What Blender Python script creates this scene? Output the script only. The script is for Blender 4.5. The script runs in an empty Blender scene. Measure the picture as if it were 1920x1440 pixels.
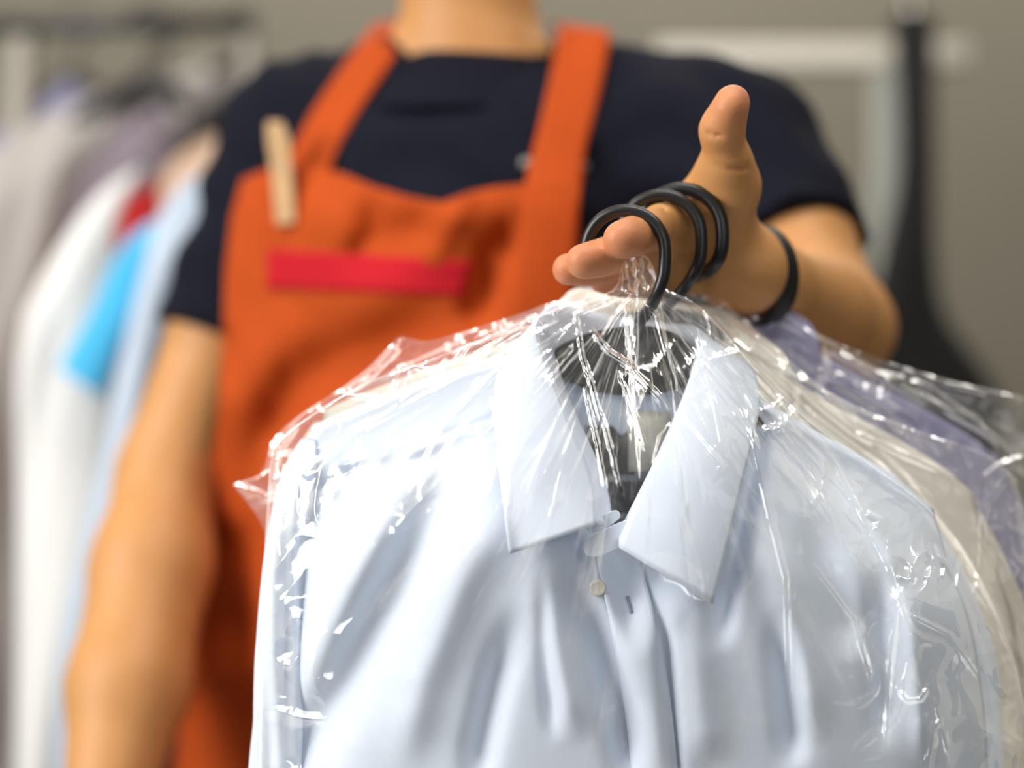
import bpy, math, random
import numpy as np
from mathutils import Vector, Matrix
from mathutils.bvhtree import BVHTree

random.seed(7)
rng = np.random.default_rng(11)
scene = bpy.context.scene
col = scene.collection
CAMZ = 1.15
K = 3200.0            # 60 mm lens on a 36 mm sensor, 1920 px wide


def P(px, py, d):
    return np.array([(px - 960.0) / K * d, d, CAMZ + (720.0 - py) / K * d])


def PA(px, py, d):
    px, py, d = np.broadcast_arrays(np.asarray(px, float), np.asarray(py, float), np.asarray(d, float))
    return np.stack([(px - 960.0) / K * d, d, CAMZ + (720.0 - py) / K * d], -1)


# ------------------------------------------------------------------ materials
def new_mat(name):
    m = bpy.data.materials.new(name)
    m.use_nodes = True
    nt = m.node_tree
    b = nt.nodes['Principled BSDF']
    return m, nt, b


def noise_bump(nt, b, scale, strength, detail=3.0, dist=0.002, stretch=None):
    tc = nt.nodes.new('ShaderNodeTexCoord')
    src = tc.outputs['Object']
    if stretch:
        mp = nt.nodes.new('ShaderNodeMapping')
        mp.inputs['Scale'].default_value = stretch
        nt.links.new(src, mp.inputs['Vector'])
        src = mp.outputs['Vector']
    n = nt.nodes.new('ShaderNodeTexNoise')
    n.inputs['Scale'].default_value = scale
    n.inputs['Detail'].default_value = detail
    nt.links.new(src, n.inputs['Vector'])
    bp = nt.nodes.new('ShaderNodeBump')
    bp.inputs['Strength'].default_value = strength
    bp.inputs['Distance'].default_value = dist
    nt.links.new(n.outputs['Fac'], bp.inputs['Height'])
    nt.links.new(bp.outputs['Normal'], b.inputs['Normal'])
    return n


def mottle(nt, b, c1, c2, scale, detail=3.0):
    tc = nt.nodes.new('ShaderNodeTexCoord')
    n = nt.nodes.new('ShaderNodeTexNoise')
    n.inputs['Scale'].default_value = scale
    n.inputs['Detail'].default_value = detail
    nt.links.new(tc.outputs['Object'], n.inputs['Vector'])
    mx = nt.nodes.new('ShaderNodeMix')
    mx.data_type = 'RGBA'
    mx.inputs['A'].default_value = (*c1, 1)
    mx.inputs['B'].default_value = (*c2, 1)
    nt.links.new(n.outputs['Fac'], mx.inputs['Factor'])
    nt.links.new(mx.outputs['Result'], b.inputs['Base Color'])
    return mx


def cloth(name, c, rough=0.85, weave=900.0, sheen=0.15, vary=0.06, bump=0.12):
    m, nt, b = new_mat(name)
    c2 = tuple(max(0.0, x * (1 - vary)) for x in c)
    mottle(nt, b, c, c2, 60.0, 4.0)
    b.inputs['Roughness'].default_value = rough
    b.inputs['Specular IOR Level'].default_value = 0.25
    b.inputs['Sheen Weight'].default_value = sheen
    noise_bump(nt, b, weave, bump, 2.0, 0.0006)
    return m


def plain(name, c, rough=0.4, spec=0.5, metal=0.0, vary=0.05, scale=30.0, bump=0.03):
    m, nt, b = new_mat(name)
    mottle(nt, b, c, tuple(x * (1 - vary) for x in c), scale)
    b.inputs['Roughness'].default_value = rough
    b.inputs['Specular IOR Level'].default_value = spec
    b.inputs['Metallic'].default_value = metal
    noise_bump(nt, b, scale * 8, bump, 2.0, 0.001)
    return m


def film(name, tint=(0.97, 0.97, 0.96), haze=0.10, gloss=1.0, rough=0.09, streak=0.55):
    """clear polythene: see-through, glossy by Fresnel, milkier where the film is seen edge-on"""
    m = bpy.data.materials.new(name)
    m.use_nodes = True
    nt = m.node_tree
    nt.nodes.clear()
    out = nt.nodes.new('ShaderNodeOutputMaterial')
    tr = nt.nodes.new('ShaderNodeBsdfTransparent')
    tr.inputs['Color'].default_value = (*tint, 1)
    gl = nt.nodes.new('ShaderNodeBsdfGlossy')
    gl.inputs['Color'].default_value = (1, 1, 1, 1)
    gl.inputs['Roughness'].default_value = rough
    df = nt.nodes.new('ShaderNodeBsdfDiffuse')
    df.inputs['Color'].default_value = (0.9, 0.9, 0.9, 1)
    lw = nt.nodes.new('ShaderNodeLayerWeight')
    lw.inputs['Blend'].default_value = 0.35
    fr = nt.nodes.new('ShaderNodeFresnel')
    fr.inputs['IOR'].default_value = 1.5
    tc = nt.nodes.new('ShaderNodeTexCoord')
    nz = nt.nodes.new('ShaderNodeTexNoise')
    nz.inputs['Scale'].default_value = 90.0
    nz.inputs['Detail'].default_value = 3.0
    nt.links.new(tc.outputs['Object'], nz.inputs['Vector'])
    bp = nt.nodes.new('ShaderNodeBump')
    bp.inputs['Strength'].default_value = 0.15
    bp.inputs['Distance'].default_value = 0.002
    nt.links.new(nz.outputs['Fac'], bp.inputs['Height'])
    for n in (gl, lw, fr):
        nt.links.new(bp.outputs['Normal'], n.inputs['Normal'])
    pw = nt.nodes.new('ShaderNodeMath'); pw.operation = 'POWER'
    pw.inputs[1].default_value = 2.0
    nt.links.new(lw.outputs['Facing'], pw.inputs[0])
    ml = nt.nodes.new('ShaderNodeMath'); ml.operation = 'MULTIPLY_ADD'
    ml.inputs[1].default_value = haze * 3.5
    ml.inputs[2].default_value = haze * 0.35
    ml.use_clamp = True
    nt.links.new(pw.outputs[0], ml.inputs[0])
    # doubled pleats of film, milky, fanning out from the gathered top
    def mth(op, a, b_=None, clamp=False):
        n = nt.nodes.new('ShaderNodeMath'); n.operation = op; n.use_clamp = clamp
        for k, q in enumerate((a, b_)):
            if q is None:
                continue
            if isinstance(q, (int, float)):
                n.inputs[k].default_value = q
            else:
                nt.links.new(q, n.inputs[k])
        return n.outputs[0]
    sp = nt.nodes.new('ShaderNodeSeparateXYZ')
    nt.links.new(tc.outputs['Object'], sp.inputs[0])
    ln = nt.nodes.new('ShaderNodeVectorMath'); ln.operation = 'LENGTH'
    nt.links.new(tc.outputs['Object'], ln.inputs[0])
    ang = mth('ARCTAN2', sp.outputs['X'], mth('MULTIPLY', sp.outputs['Z'], -1.0))
    cb = nt.nodes.new('ShaderNodeCombineXYZ')
    nt.links.new(mth('MULTIPLY', ang, 13.0), cb.inputs['X'])
    nt.links.new(mth('MULTIPLY', ln.outputs['Value'], 9.0), cb.inputs['Y'])
    n2 = nt.nodes.new('ShaderNodeTexNoise')
    n2.inputs['Scale'].default_value = 1.0
    n2.inputs['Detail'].default_value = 4.0
    n2.inputs['Roughness'].default_value = 0.65
    nt.links.new(cb.outputs[0], n2.inputs['Vector'])
    rp = nt.nodes.new('ShaderNodeMapRange')
    rp.interpolation_type = 'SMOOTHSTEP'
    rp.inputs['From Min'].default_value = 0.50
    rp.inputs['From Max'].default_value = 0.72
    rp.inputs['To Max'].default_value = streak
    nt.links.new(n2.outputs['Fac'], rp.inputs['Value'])
    fo = nt.nodes.new('ShaderNodeMapRange')
    fo.inputs['From Min'].default_value = 0.06
    fo.inputs['From Max'].default_value = 0.34
    fo.inputs['To Min'].default_value = 1.0
    fo.inputs['To Max'].default_value = 0.25
    nt.links.new(ln.outputs['Value'], fo.inputs['Value'])
    tot = mth('ADD', ml.outputs[0], mth('MULTIPLY', rp.outputs[0], fo.outputs[0]), True)
    m1 = nt.nodes.new('ShaderNodeMixShader')
    nt.links.new(tot, m1.inputs['Fac'])
    nt.links.new(tr.outputs[0], m1.inputs[1])
    nt.links.new(df.outputs[0], m1.inputs[2])
    mg = nt.nodes.new('ShaderNodeMath'); mg.operation = 'MULTIPLY'
    mg.inputs[1].default_value = gloss
    nt.links.new(fr.outputs['Fac'], mg.inputs[0])
    mn = nt.nodes.new('ShaderNodeMath'); mn.operation = 'MINIMUM'
    mn.inputs[1].default_value = 0.55
    nt.links.new(mg.outputs[0], mn.inputs[0])
    nt.links.new(mn.outputs[0], gl.inputs['Color'])
    m2 = nt.nodes.new('ShaderNodeAddShader')
    nt.links.new(m1.outputs[0], m2.inputs[0])
    nt.links.new(gl.outputs[0], m2.inputs[1])
    nt.links.new(m2.outputs[0], out.inputs['Surface'])
    return m


def skin_mat():
    m, nt, b = new_mat('skin')
    mx = mottle(nt, b, (0.62, 0.315, 0.118), (0.55, 0.255, 0.088), 35.0)
    at = nt.nodes.new('ShaderNodeAttribute')
    at.attribute_name = 'blush'
    m2 = nt.nodes.new('ShaderNodeMix'); m2.data_type = 'RGBA'
    m2.inputs['B'].default_value = (0.62, 0.22, 0.12, 1)
    nt.links.new(mx.outputs['Result'], m2.inputs['A'])
    nt.links.new(at.outputs['Fac'], m2.inputs['Factor'])
    nt.links.new(m2.outputs['Result'], b.inputs['Base Color'])
    b.inputs['Roughness'].default_value = 0.5
    b.inputs['Specular IOR Level'].default_value = 0.35
    b.inputs['Subsurface Weight'].default_value = 0.15
    b.inputs['Subsurface Radius'].default_value = (0.012, 0.005, 0.003)
    b.inputs['Subsurface Scale'].default_value = 0.5
    noise_bump(nt, b, 420.0, 0.16, 3.0, 0.0012)
    return m


M = dict(
    skin=skin_mat(),
    blue=cloth('pale_blue_cotton', (0.75, 0.83, 0.965), 0.8),
    cream=cloth('cream_cotton', (0.86, 0.82, 0.74), 0.8),
    lavender=cloth('lavender_cotton', (0.32, 0.31, 0.49), 0.8),
    navy=cloth('navy_jersey', (0.0036, 0.0042, 0.012), 0.95, sheen=0.0),
    orange=cloth('orange_twill', (0.46, 0.064, 0.004), 0.85, sheen=0.0),
    red=cloth('red_cloth', (0.50, 0.006, 0.016), 0.85, sheen=0.0),
    trouser=cloth('dark_trouser', (0.012, 0.013, 0.015), 0.9),
    shoe=plain('shoe_leather', (0.02, 0.018, 0.016), 0.4),
    black=plain('black_plastic', (0.012, 0.012, 0.013), 0.32, 0.5),
    rubber=plain('black_rubber', (0.01, 0.01, 0.011), 0.5, 0.4),
    wood=plain('pale_wood', (0.72, 0.47, 0.24), 0.6, 0.3, vary=0.2),
    steel=plain('steel', (0.6, 0.6, 0.6), 0.3, 0.5, 1.0),
    hair=cloth('dark_hair', (0.02, 0.013, 0.008), 0.6),
    eye=plain('eye_white', (0.8, 0.78, 0.75), 0.2),
    lip=plain('lip', (0.45, 0.16, 0.12), 0.45),
    label=cloth('black_woven_label', (0.03, 0.028, 0.026), 0.8),
    tag=cloth('cream_tag', (0.86, 0.82, 0.70), 0.8),
    button=plain('pearl_button', (0.70, 0.66, 0.58), 0.25, 0.5),
    film1=film('clear_film', haze=0.09, gloss=0.8),
    film2=film('clear_film_crumpled', haze=0.20, gloss=1.1, streak=0.5, tint=(0.95, 0.945, 0.93)),
    film3=film('clear_film_back', haze=0.13, gloss=0.9, tint=(0.95, 0.95, 0.95)),
    wall=plain('grey_plaster', (0.23, 0.212, 0.17), 0.9, 0.2, vary=0.1, scale=4.0),
    wall_dark=plain('olive_plaster', (0.20, 0.18, 0.13), 0.9, 0.2, vary=0.1, scale=4.0),
    ceiling=plain('white_plaster', (0.75, 0.74, 0.7), 0.9, 0.2),
    floor=plain('grey_tile', (0.25, 0.24, 0.22), 0.5, 0.4),
    cream_metal=plain('cream_metal', (0.80, 0.76, 0.66), 0.45),
    pale_metal=plain('pale_metal', (0.55, 0.57, 0.52), 0.4),
    buckle=plain('dull_metal', (0.22, 0.22, 0.20), 0.5, 0.5, 0.4),
    black_cover=cloth('black_nylon', (0.010, 0.010, 0.010), 0.7),
    g_white=cloth('white_cotton', (0.86, 0.86, 0.85)),
    g_warm=cloth('warm_white_cotton', (0.47, 0.44, 0.42)),
    g_shade=cloth('mauve_shade_cloth', (0.30, 0.25, 0.30)),  # shading of the pale garments, put into a cloth colour
    g_lav=cloth('lilac_cotton', (0.33, 0.32, 0.52)),
    g_black=cloth('black_wool', (0.015, 0.014, 0.013)),
    g_red=cloth('dark_red_cotton', (0.42, 0.012, 0.012)),
    g_sky=cloth('sky_blue_cotton', (0.08, 0.52, 0.86)),
    g_pale=cloth('pale_blue_grey_cotton', (0.56, 0.66, 0.80)),
    g_peach=cloth('peach_cotton', (0.72, 0.50, 0.36)),
)


# ------------------------------------------------------------------ object helpers
def link_mesh(name, verts, faces, mat, parent=None, smooth=True, origin=None):
    verts = np.asarray(verts, float)
    o0 = np.zeros(3)
    if origin is not None:
        o0 = np.asarray(origin, float)
    me = bpy.data.meshes.new(name)
    me.from_pydata((verts - o0).tolist(), [], [list(map(int, f)) for f in faces] if not isinstance(faces, np.ndarray) else faces.tolist())
    me.update()
    if smooth:
        me.polygons.foreach_set('use_smooth', [True] * len(me.polygons))
    me.materials.append(mat)
    o = bpy.data.objects.new(name, me)
    col.objects.link(o)
    if parent is not None:
        # parents are unrotated and unscaled: a child's local frame is the parent's translation
        o.parent = parent
        pl = np.zeros(3)
        q = parent
        while q is not None:
            pl += np.array(q.location)
            q = q.parent
        o.location = o0 - pl
    else:
        o.location = o0
    return o


def thing(name, label, cat, loc=(0, 0, 0), group=None):
    o = bpy.data.objects.new(name, None)
    col.objects.link(o)
    o.location = loc
    o.empty_display_size = 0.05
    o['label'] = label
    o['category'] = cat
    if group:
        o['group'] = group
    return o


def tag(o, label, cat, group=None):
    o['label'] = label
    o['category'] = cat
    if group:
        o['group'] = group
    return o


def grid_faces(nv, nu, off=0, flip=False, wrap=False):
    a = np.arange(nv * nu).reshape(nv, nu) + off
    if wrap:
        a = np.concatenate([a, a[:, :1]], 1)
    q = np.stack([a[:-1, :-1], a[:-1, 1:], a[1:, 1:], a[1:, :-1]], -1).reshape(-1, 4)
    if flip:
        q = q[:, ::-1]
    return q


def tube(points, radius, seg=12, closed=False, caps=True):
    pts = np.asarray(points, float)
    n = len(pts)
    rad = np.broadcast_to(np.asarray(radius, float), (n,))
    if closed:
        tan = np.roll(pts, -1, 0) - np.roll(pts, 1, 0)
    else:
        tan = np.gradient(pts, axis=0)
    tan /= np.linalg.norm(tan, axis=1)[:, None] + 1e-12
    up = np.array([0, 1.0, 0])
    if abs(tan[0] @ up) > 0.9:
        up = np.array([1.0, 0, 0])
    nrm = np.zeros_like(pts)
    prev = up
    for i in range(n):
        v = prev - tan[i] * (prev @ tan[i])
        v /= np.linalg.norm(v) + 1e-12
        nrm[i] = v
        prev = v
    bi = np.cross(tan, nrm)
    a = np.linspace(0, 2 * math.pi, seg, endpoint=False)
    V = pts[:, None] + rad[:, None, None] * (np.cos(a)[None, :, None] * nrm[:, None] + np.sin(a)[None, :, None] * bi[:, None])
    faces = grid_faces(n, seg, wrap=True).tolist()
    if closed:
        for j in range(seg):
            faces.append([(n - 1) * seg + j, (n - 1) * seg + (j + 1) % seg, (j + 1) % seg, j])
    elif caps:
        faces.append(list(range(seg)))
        faces.append([(n - 1) * seg + j for j in range(seg)][::-1])
    return V.reshape(-1, 3), faces


def box(lo, hi):
    x0, y0, z0 = lo; x1, y1, z1 = hi
    v = [(x0, y0, z0), (x1, y0, z0), (x1, y1, z0), (x0, y1, z0), (x0, y0, z1), (x1, y0, z1), (x1, y1, z1), (x0, y1, z1)]
    f = [(0, 3, 2, 1), (4, 5, 6, 7), (0, 1, 5, 4), (1, 2, 6, 5), (2, 3, 7, 6), (3, 0, 4, 7)]
    return v, f


def bevel(o, w, seg=2):
    md = o.modifiers.new('bevel', 'BEVEL')
    md.width = w
    md.segments = seg
    md.limit_method = 'ANGLE'


def solidify(o, t, offset=0.0):
    md = o.modifiers.new('thickness', 'SOLIDIFY')
    md.thickness = t
    md.offset = offset
    return md


def smoothstep(a, b, x):
    t = np.clip((x - a) / (b - a), 0, 1)
    return t * t * (3 - 2 * t)


def vnoise(x, y, seed=0):
    x = np.asarray(x, float); y = np.asarray(y, float)
    xi = np.floor(x).astype(np.int64); yi = np.floor(y).astype(np.int64)
    fx = x - xi; fy = y - yi
    fx = fx * fx * (3 - 2 * fx); fy = fy * fy * (3 - 2 * fy)

    def h(a, b):
        n = (a * 374761393 + b * 668265263 + seed * 974634777) & 0xFFFFFFFF
        n = ((n ^ (n >> 13)) * 1274126177) & 0xFFFFFFFF
        return ((n ^ (n >> 16)) & 0xFFFF) / 65535.0
    return (h(xi, yi) * (1 - fx) + h(xi + 1, yi) * fx) * (1 - fy) + (h(xi, yi + 1) * (1 - fx) + h(xi + 1, yi + 1) * fx) * fy


def ridge(x, y, seed=0):
    return 1 - np.abs(2 * vnoise(x, y, seed) - 1)


def spline(pts, n):
    """Catmull-Rom through pts (any dimension), n samples, uniform in chord length"""
    p = np.asarray(pts, float)
    q = np.vstack([2 * p[0] - p[1], p, 2 * p[-1] - p[-2]])
    d = np.r_[0, np.cumsum(np.linalg.norm(np.diff(p[:, :2], axis=0), axis=1) + 1e-9)]
    s = np.linspace(0, d[-1], n)
    i = np.clip(np.searchsorted(d, s, 'right') - 1, 0, len(p) - 2)
    t = ((s - d[i]) / (d[i + 1] - d[i]))[:, None]
    p0, p1, p2, p3 = q[i], q[i + 1], q[i + 2], q[i + 3]
    return 0.5 * ((2 * p1) + (-p0 + p2) * t + (2 * p0 - 5 * p1 + 4 * p2 - p3) * t ** 2 + (-p0 + 3 * p1 - 3 * p2 + p3) * t ** 3)


def by_x(pts, n, mix=0.0):
    """curve sampled mostly by x (pts monotone in x); mix blends in chord length"""
    p = np.asarray(pts, float)
    dense = spline(p, 1500)
    s = np.r_[0, np.cumsum(np.linalg.norm(np.diff(dense[:, :2], axis=0), axis=1))]
    s /= s[-1]
    xx = np.maximum.accumulate(dense[:, 0])
    xx = (xx - xx[0]) / (xx[-1] - xx[0]) + np.arange(len(xx)) * 1e-9
    key = (1 - mix) * xx + mix * s
    key /= key[-1]
    u = np.linspace(0, 1, n)
    return np.stack([np.interp(u, key, dense[:, k]) for k in range(p.shape[1])], -1)


def coons(top, left, right, nu, nv, mix=0.0, vpow=1.0):
    T = by_x(top, nu, mix)[:, :2]
    L = spline(left, nv * 4)[:, :2]
    R = spline(right, nv * 4)[:, :2]
    v = np.linspace(0, 1, nv) ** vpow
    tt = np.linspace(0, 1, len(L))
    L = np.stack([np.interp(v, tt, L[:, k]) for k in range(2)], -1)
    R = np.stack([np.interp(v, tt, R[:, k]) for k in range(2)], -1)
    u = np.linspace(0, 1, nu)
    B = L[-1] * (1 - u)[:, None] + R[-1] * u[:, None]
    V = v[:, None, None]; U = u[None, :, None]
    S = (1 - V) * T[None] + V * B[None] + (1 - U) * L[:, None] + U * R[:, None] \
        - ((1 - U) * (1 - V) * T[0] + U * (1 - V) * T[-1] + (1 - U) * V * B[0] + U * V * B[-1])
    return S, u, v


def seg_dist(x, y, poly):
    best = np.full(np.shape(x), 1e9)
    along = np.zeros(np.shape(x))
    p = np.asarray(poly, float)
    ln = np.r_[0, np.cumsum(np.linalg.norm(np.diff(p, axis=0), axis=1))]
    for i in range(len(p) - 1):
        a, b = p[i], p[i + 1]
        d = b - a
        t = np.clip(((x - a[0]) * d[0] + (y - a[1]) * d[1]) / (d @ d), 0, 1)
        r = np.hypot(x - a[0] - t * d[0], y - a[1] - t * d[1])
        m = r < best
        best = np.where(m, r, best)
        along = np.where(m, (ln[i] + t * (ln[i + 1] - ln[i])) / ln[-1], along)
    return best, along


def apply_folds(x, y, folds, sharp=False):
    z = np.zeros(np.shape(x))
    for poly, sig, amp in folds:
        p = np.asarray(poly, float)
        lo = p.min(0) - 4 * sig; hi = p.max(0) + 4 * sig
        m = (x > lo[0]) & (x < hi[0]) & (y > lo[1]) & (y < hi[1])
        if not m.any():
            continue
        d, t = seg_dist(x[m], y[m], p)
        fade = smoothstep(0, 0.18, t) * smoothstep(0, 0.18, 1 - t) if sharp else smoothstep(0, 0.38, t) * smoothstep(0, 0.25, 1 - t)
        if sharp:
            z[m] += amp * np.exp(-d * d / (1.5 * sig * sig)) * (0.25 + 0.75 * fade)
        else:
            z[m] += amp * np.exp(-d * d / (2 * sig * sig)) * fade
    return z


# ------------------------------------------------------------------ camera
cam_d = bpy.data.cameras.new('camera')
cam = bpy.data.objects.new('camera', cam_d)
col.objects.link(cam)
cam.location = (0, 0, CAMZ)
cam.rotation_euler = (math.radians(90), 0, 0)
cam_d.lens = 60
cam_d.sensor_width = 36
cam_d.dof.use_dof = True
cam_d.dof.focus_distance = 1.085
cam_d.dof.aperture_fstop = 1.4
cam_d.clip_start = 0.05
scene.camera = cam

# ------------------------------------------------------------------ signed-distance body
def axis(lo, hi, coarse, fine_lo, fine_hi, fine):
    a = []
    x = lo
    while x < hi:
        a.append(x)
        if fine_lo - coarse < x < fine_hi:
            x += fine
        else:
            # ease between the two steps
            dd = min(abs(x - fine_lo), abs(x - fine_hi))
            x += min(coarse, fine + 0.25 * dd)
    return np.array(a)


class Field:
    def __init__(self, xs, ys, zs):
        self.xs, self.ys, self.zs = xs, ys, zs
        self.F = np.full((len(xs), len(ys), len(zs)), 1.0, np.float32)

    def box(self, lo, hi):
        s = []
        for a, l, h in zip((self.xs, self.ys, self.zs), lo, hi):
            s.append(slice(max(0, np.searchsorted(a, l) - 1), min(len(a), np.searchsorted(a, h) + 1)))
        return tuple(s)

    def coords(self, s):
        return np.meshgrid(self.xs[s[0]], self.ys[s[1]], self.zs[s[2]], indexing='ij', sparse=True)

    def blend(self, s, d, k):
        f = self.F[s]
        if k <= 0:
            self.F[s] = np.minimum(f, d)
        else:
            h = np.maximum(k - np.abs(f - d), 0) / k
            self.F[s] = np.minimum(f, d) - h * h * k * 0.25

    def cone(self, a, b, r1, r2, k=0.01, sub=False, flat=None):
        """round cone; flat=(unit vector, factor) makes the section thinner along that vector"""
        a = np.asarray(a, float); b = np.asarray(b, float)
        R = max(r1, r2) + k + 0.02
        s = self.box(np.minimum(a, b) - R, np.maximum(a, b) + R)
        X, Y, Z = self.coords(s)
        d = b - a
        L2 = max(d @ d, 1e-12)
        t = np.clip(((X - a[0]) * d[0] + (Y - a[1]) * d[1] + (Z - a[2]) * d[2]) / L2, 0, 1)
        qx, qy, qz = X - a[0] - t * d[0], Y - a[1] - t * d[1], Z - a[2] - t * d[2]
        q2 = qx * qx + qy * qy + qz * qz
        if flat is not None:
            n = np.asarray(flat[0], float); n = n / np.linalg.norm(n)
            w = qx * n[0] + qy * n[1] + qz * n[2]
            q2 = q2 + w * w * (1 / flat[1] ** 2 - 1)
        dist = np.sqrt(q2) - (r1 + (r2 - r1) * t)
        if sub:
            f = self.F[s]
            d2 = -dist
            h = np.maximum(k - np.abs(f - d2), 0) / max(k, 1e-6)
            self.F[s] = np.maximum(f, d2) + h * h * k * 0.25
        else:
            self.blend(s, dist, k)

    def chain(self, pts, rad, k=0.008):
        for i in range(len(pts) - 1):
            self.cone(pts[i], pts[i + 1], rad[i], rad[i + 1], k)

    def ellipsoid(self, c, r, k=0.01, yaw=0.0):
        c = np.asarray(c, float); r = np.asarray(r, float)
        R = r.max() + k + 0.02
        s = self.box(c - R, c + R)
        X, Y, Z = self.coords(s)
        cx, sx = math.cos(yaw), math.sin(yaw)
        lx = (X - c[0]) * cx + (Y - c[1]) * sx
        ly = -(X - c[0]) * sx + (Y - c[1]) * cx
        lz = Z - c[2]
        q = np.sqrt((lx / r[0]) ** 2 + (ly / r[1]) ** 2 + (lz / r[2]) ** 2)
        self.blend(s, ((q - 1) * r.min()).astype(np.float32), k)

    def loft(self, table, cx, cy, yaw, off=0.0, k=0.02, power=2.4):
        t = np.asarray(table, float)
        amax = t[:, 1:3].max() + off + 0.05
        s = self.box((cx - amax, cy - amax, t[0, 0] - 0.04), (cx + amax, cy + amax, t[-1, 0] + 0.05))
        X, Y, Z = self.coords(s)
        a = np.interp(Z, t[:, 0], t[:, 1]) + off
        b = np.interp(Z, t[:, 0], t[:, 2]) + off
        ox = np.interp(Z, t[:, 0], t[:, 3]); oy = np.interp(Z, t[:, 0], t[:, 4])
        c_, s_ = math.cos(yaw), math.sin(yaw)
        gx = X - cx; gy = Y - cy
        lx = gx * c_ + gy * s_ - ox
        ly = -gx * s_ + gy * c_ - oy
        q = (np.abs(lx / a) ** power + np.abs(ly / b) ** power) ** (1 / power)
        d = (q - 1) * np.minimum(a, b)
        d = np.maximum(d, t[0, 0] - off - Z)
        d = np.maximum(d, Z - t[-1, 0] - off)
        self.blend(s, d.astype(np.float32), k)

    def clip(self, point, normal):
        """keep the side the normal points away from"""
        X, Y, Z = self.coords((slice(None),) * 3)
        n = np.asarray(normal, float); n = n / np.linalg.norm(n)
        self.F = np.maximum(self.F, ((X - point[0]) * n[0] + (Y - point[1]) * n[1] + (Z - point[2]) * n[2]).astype(np.float32))

    def mesh(self):
        F = self.F
        nx, ny, nz = F.shape
        S = F < 0
        cnt = np.zeros((nx - 1, ny - 1, nz - 1), np.int8)
        for i in (0, 1):
            for j in (0, 1):
                for k in (0, 1):
                    cnt += S[i:nx - 1 + i, j:ny - 1 + j, k:nz - 1 + k]
        I, J, Kk = np.nonzero((cnt > 0) & (cnt < 8))
        acc = np.zeros((len(I), 3)); num = np.zeros(len(I))
        cor = [(i, j, k) for i in (0, 1) for j in (0, 1) for k in (0, 1)]
        for a in cor:
            for ax in range(3):
                if a[ax] == 1:
                    continue
                b = list(a); b[ax] = 1
                fa = F[I + a[0], J + a[1], Kk + a[2]].astype(float); fb = F[I + b[0], J + b[1], Kk + b[2]].astype(float)
                m = (fa < 0) != (fb < 0)
                t = np.where(m, fa / np.where(m, fa - fb, 1), 0)
                pa = np.stack([self.xs[I + a[0]], self.ys[J + a[1]], self.zs[Kk + a[2]]], -1)
                pb = np.stack([self.xs[I + b[0]], self.ys[J + b[1]], self.zs[Kk + b[2]]], -1)
                acc += np.where(m[:, None], pa + (pb - pa) * t[:, None], 0)
                num += m
        V = acc / num[:, None]
        vid = np.full((nx - 1, ny - 1, nz - 1), -1, np.int64)
        vid[I, J, Kk] = np.arange(len(I))
        faces = []
        for ax in range(3):
            sl0 = [slice(None)] * 3; sl1 = [slice(None)] * 3
            sl0[ax] = slice(0, -1); sl1[ax] = slice(1, None)
            A = S[tuple(sl0)]; B = S[tuple(sl1)]
            m = A != B
            o = [1, 2, 0][ax]; p = [2, 0, 1][ax]
            idx = list(np.nonzero(m))
            ok = (idx[o] > 0) & (idx[p] > 0) & (idx[o] < F.shape[o] - 1) & (idx[p] < F.shape[p] - 1)
            idx = [q[ok] for q in idx]
            inside = A[tuple(idx)]

            def cell(do, dp):
                q = [w.copy() for w in idx]
                q[o] = q[o] + do; q[p] = q[p] + dp
                return vid[tuple(q)]
            quad = np.stack([cell(-1, -1), cell(0, -1), cell(0, 0), cell(-1, 0)], -1)
            quad[~inside] = quad[~inside][:, ::-1]
            faces.append(quad)
        return V, np.concatenate(faces)


YAW = math.radians(-22)          # the chest turns to the picture's left
TCX, TCY = -0.045, 1.60
TORSO = [  # z, half width, half depth, x offset, y offset
    (0.78, 0.185, 0.125, 0, 0.01), (0.90, 0.190, 0.130, 0, 0.0), (1.00, 0.187, 0.128, 0, -0.005), (1.10, 0.185, 0.125, 0, 0.0),
    (1.20, 0.190, 0.128, 0, 0.0), (1.30, 0.190, 0.128, 0, 0.0), (1.37, 0.165, 0.110, 0, 0.005), (1.41, 0.125, 0.090, 0.0, 0.012),
    (1.445, 0.085, 0.075, 0.005, 0.015)]
SHL = P(572, 268, 1.66)
SHR = P(1368, 306, 1.54)
ELL = P(318, 885, 1.60)
WRL = P(188, 1570, 1.40)
ELR = P(1568, 615, 1.40)
WRR = P(1400, 505, 1.195)
NECK = np.array([-0.030, 1.575, 1.44])
HEAD = np.array([-0.045, 1.545, 1.655])

print('body field')
xs = axis(-0.46, 0.42, 0.010, 0.015, 0.20, 0.0021)
ys = axis(1.03, 1.80, 0.010, 1.06, 1.24, 0.0021)
zs = axis(-0.01, 1.86, 0.011, 1.19, 1.37, 0.0021)
body = Field(xs, ys, zs)
print(body.F.shape)
# trunk, neck, legs
body.loft(TORSO, TCX, TCY, YAW, 0.0, 0.02)
body.cone(NECK + [0, 0.012, -0.05], HEAD + [0, 0.02, -0.09], 0.066, 0.060, 0.05)
fw = np.array([math.sin(YAW), -math.cos(YAW), 0.0])      # facing direction
sd = np.array([math.cos(YAW), math.sin(YAW), 0.0])
TC = np.array([TCX, TCY, 0.0])
for s in (-1, 1):
    hip = TC + sd * s * 0.095 + [0, 0, 0.86]
    knee = TC + sd * s * 0.105 + fw * 0.01 + [0, 0, 0.47]
    ank = TC + sd * s * 0.11 + [0, 0.01, 0.09]
    toe = ank + fw * 0.15 + [0, 0, -0.055]
    body.cone(hip, knee, 0.088, 0.058, 0.03)
    body.cone(knee, ank, 0.056, 0.038, 0.02)
    body.cone(ank + [0, 0, -0.03], toe, 0.038, 0.028, 0.02)
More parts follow.
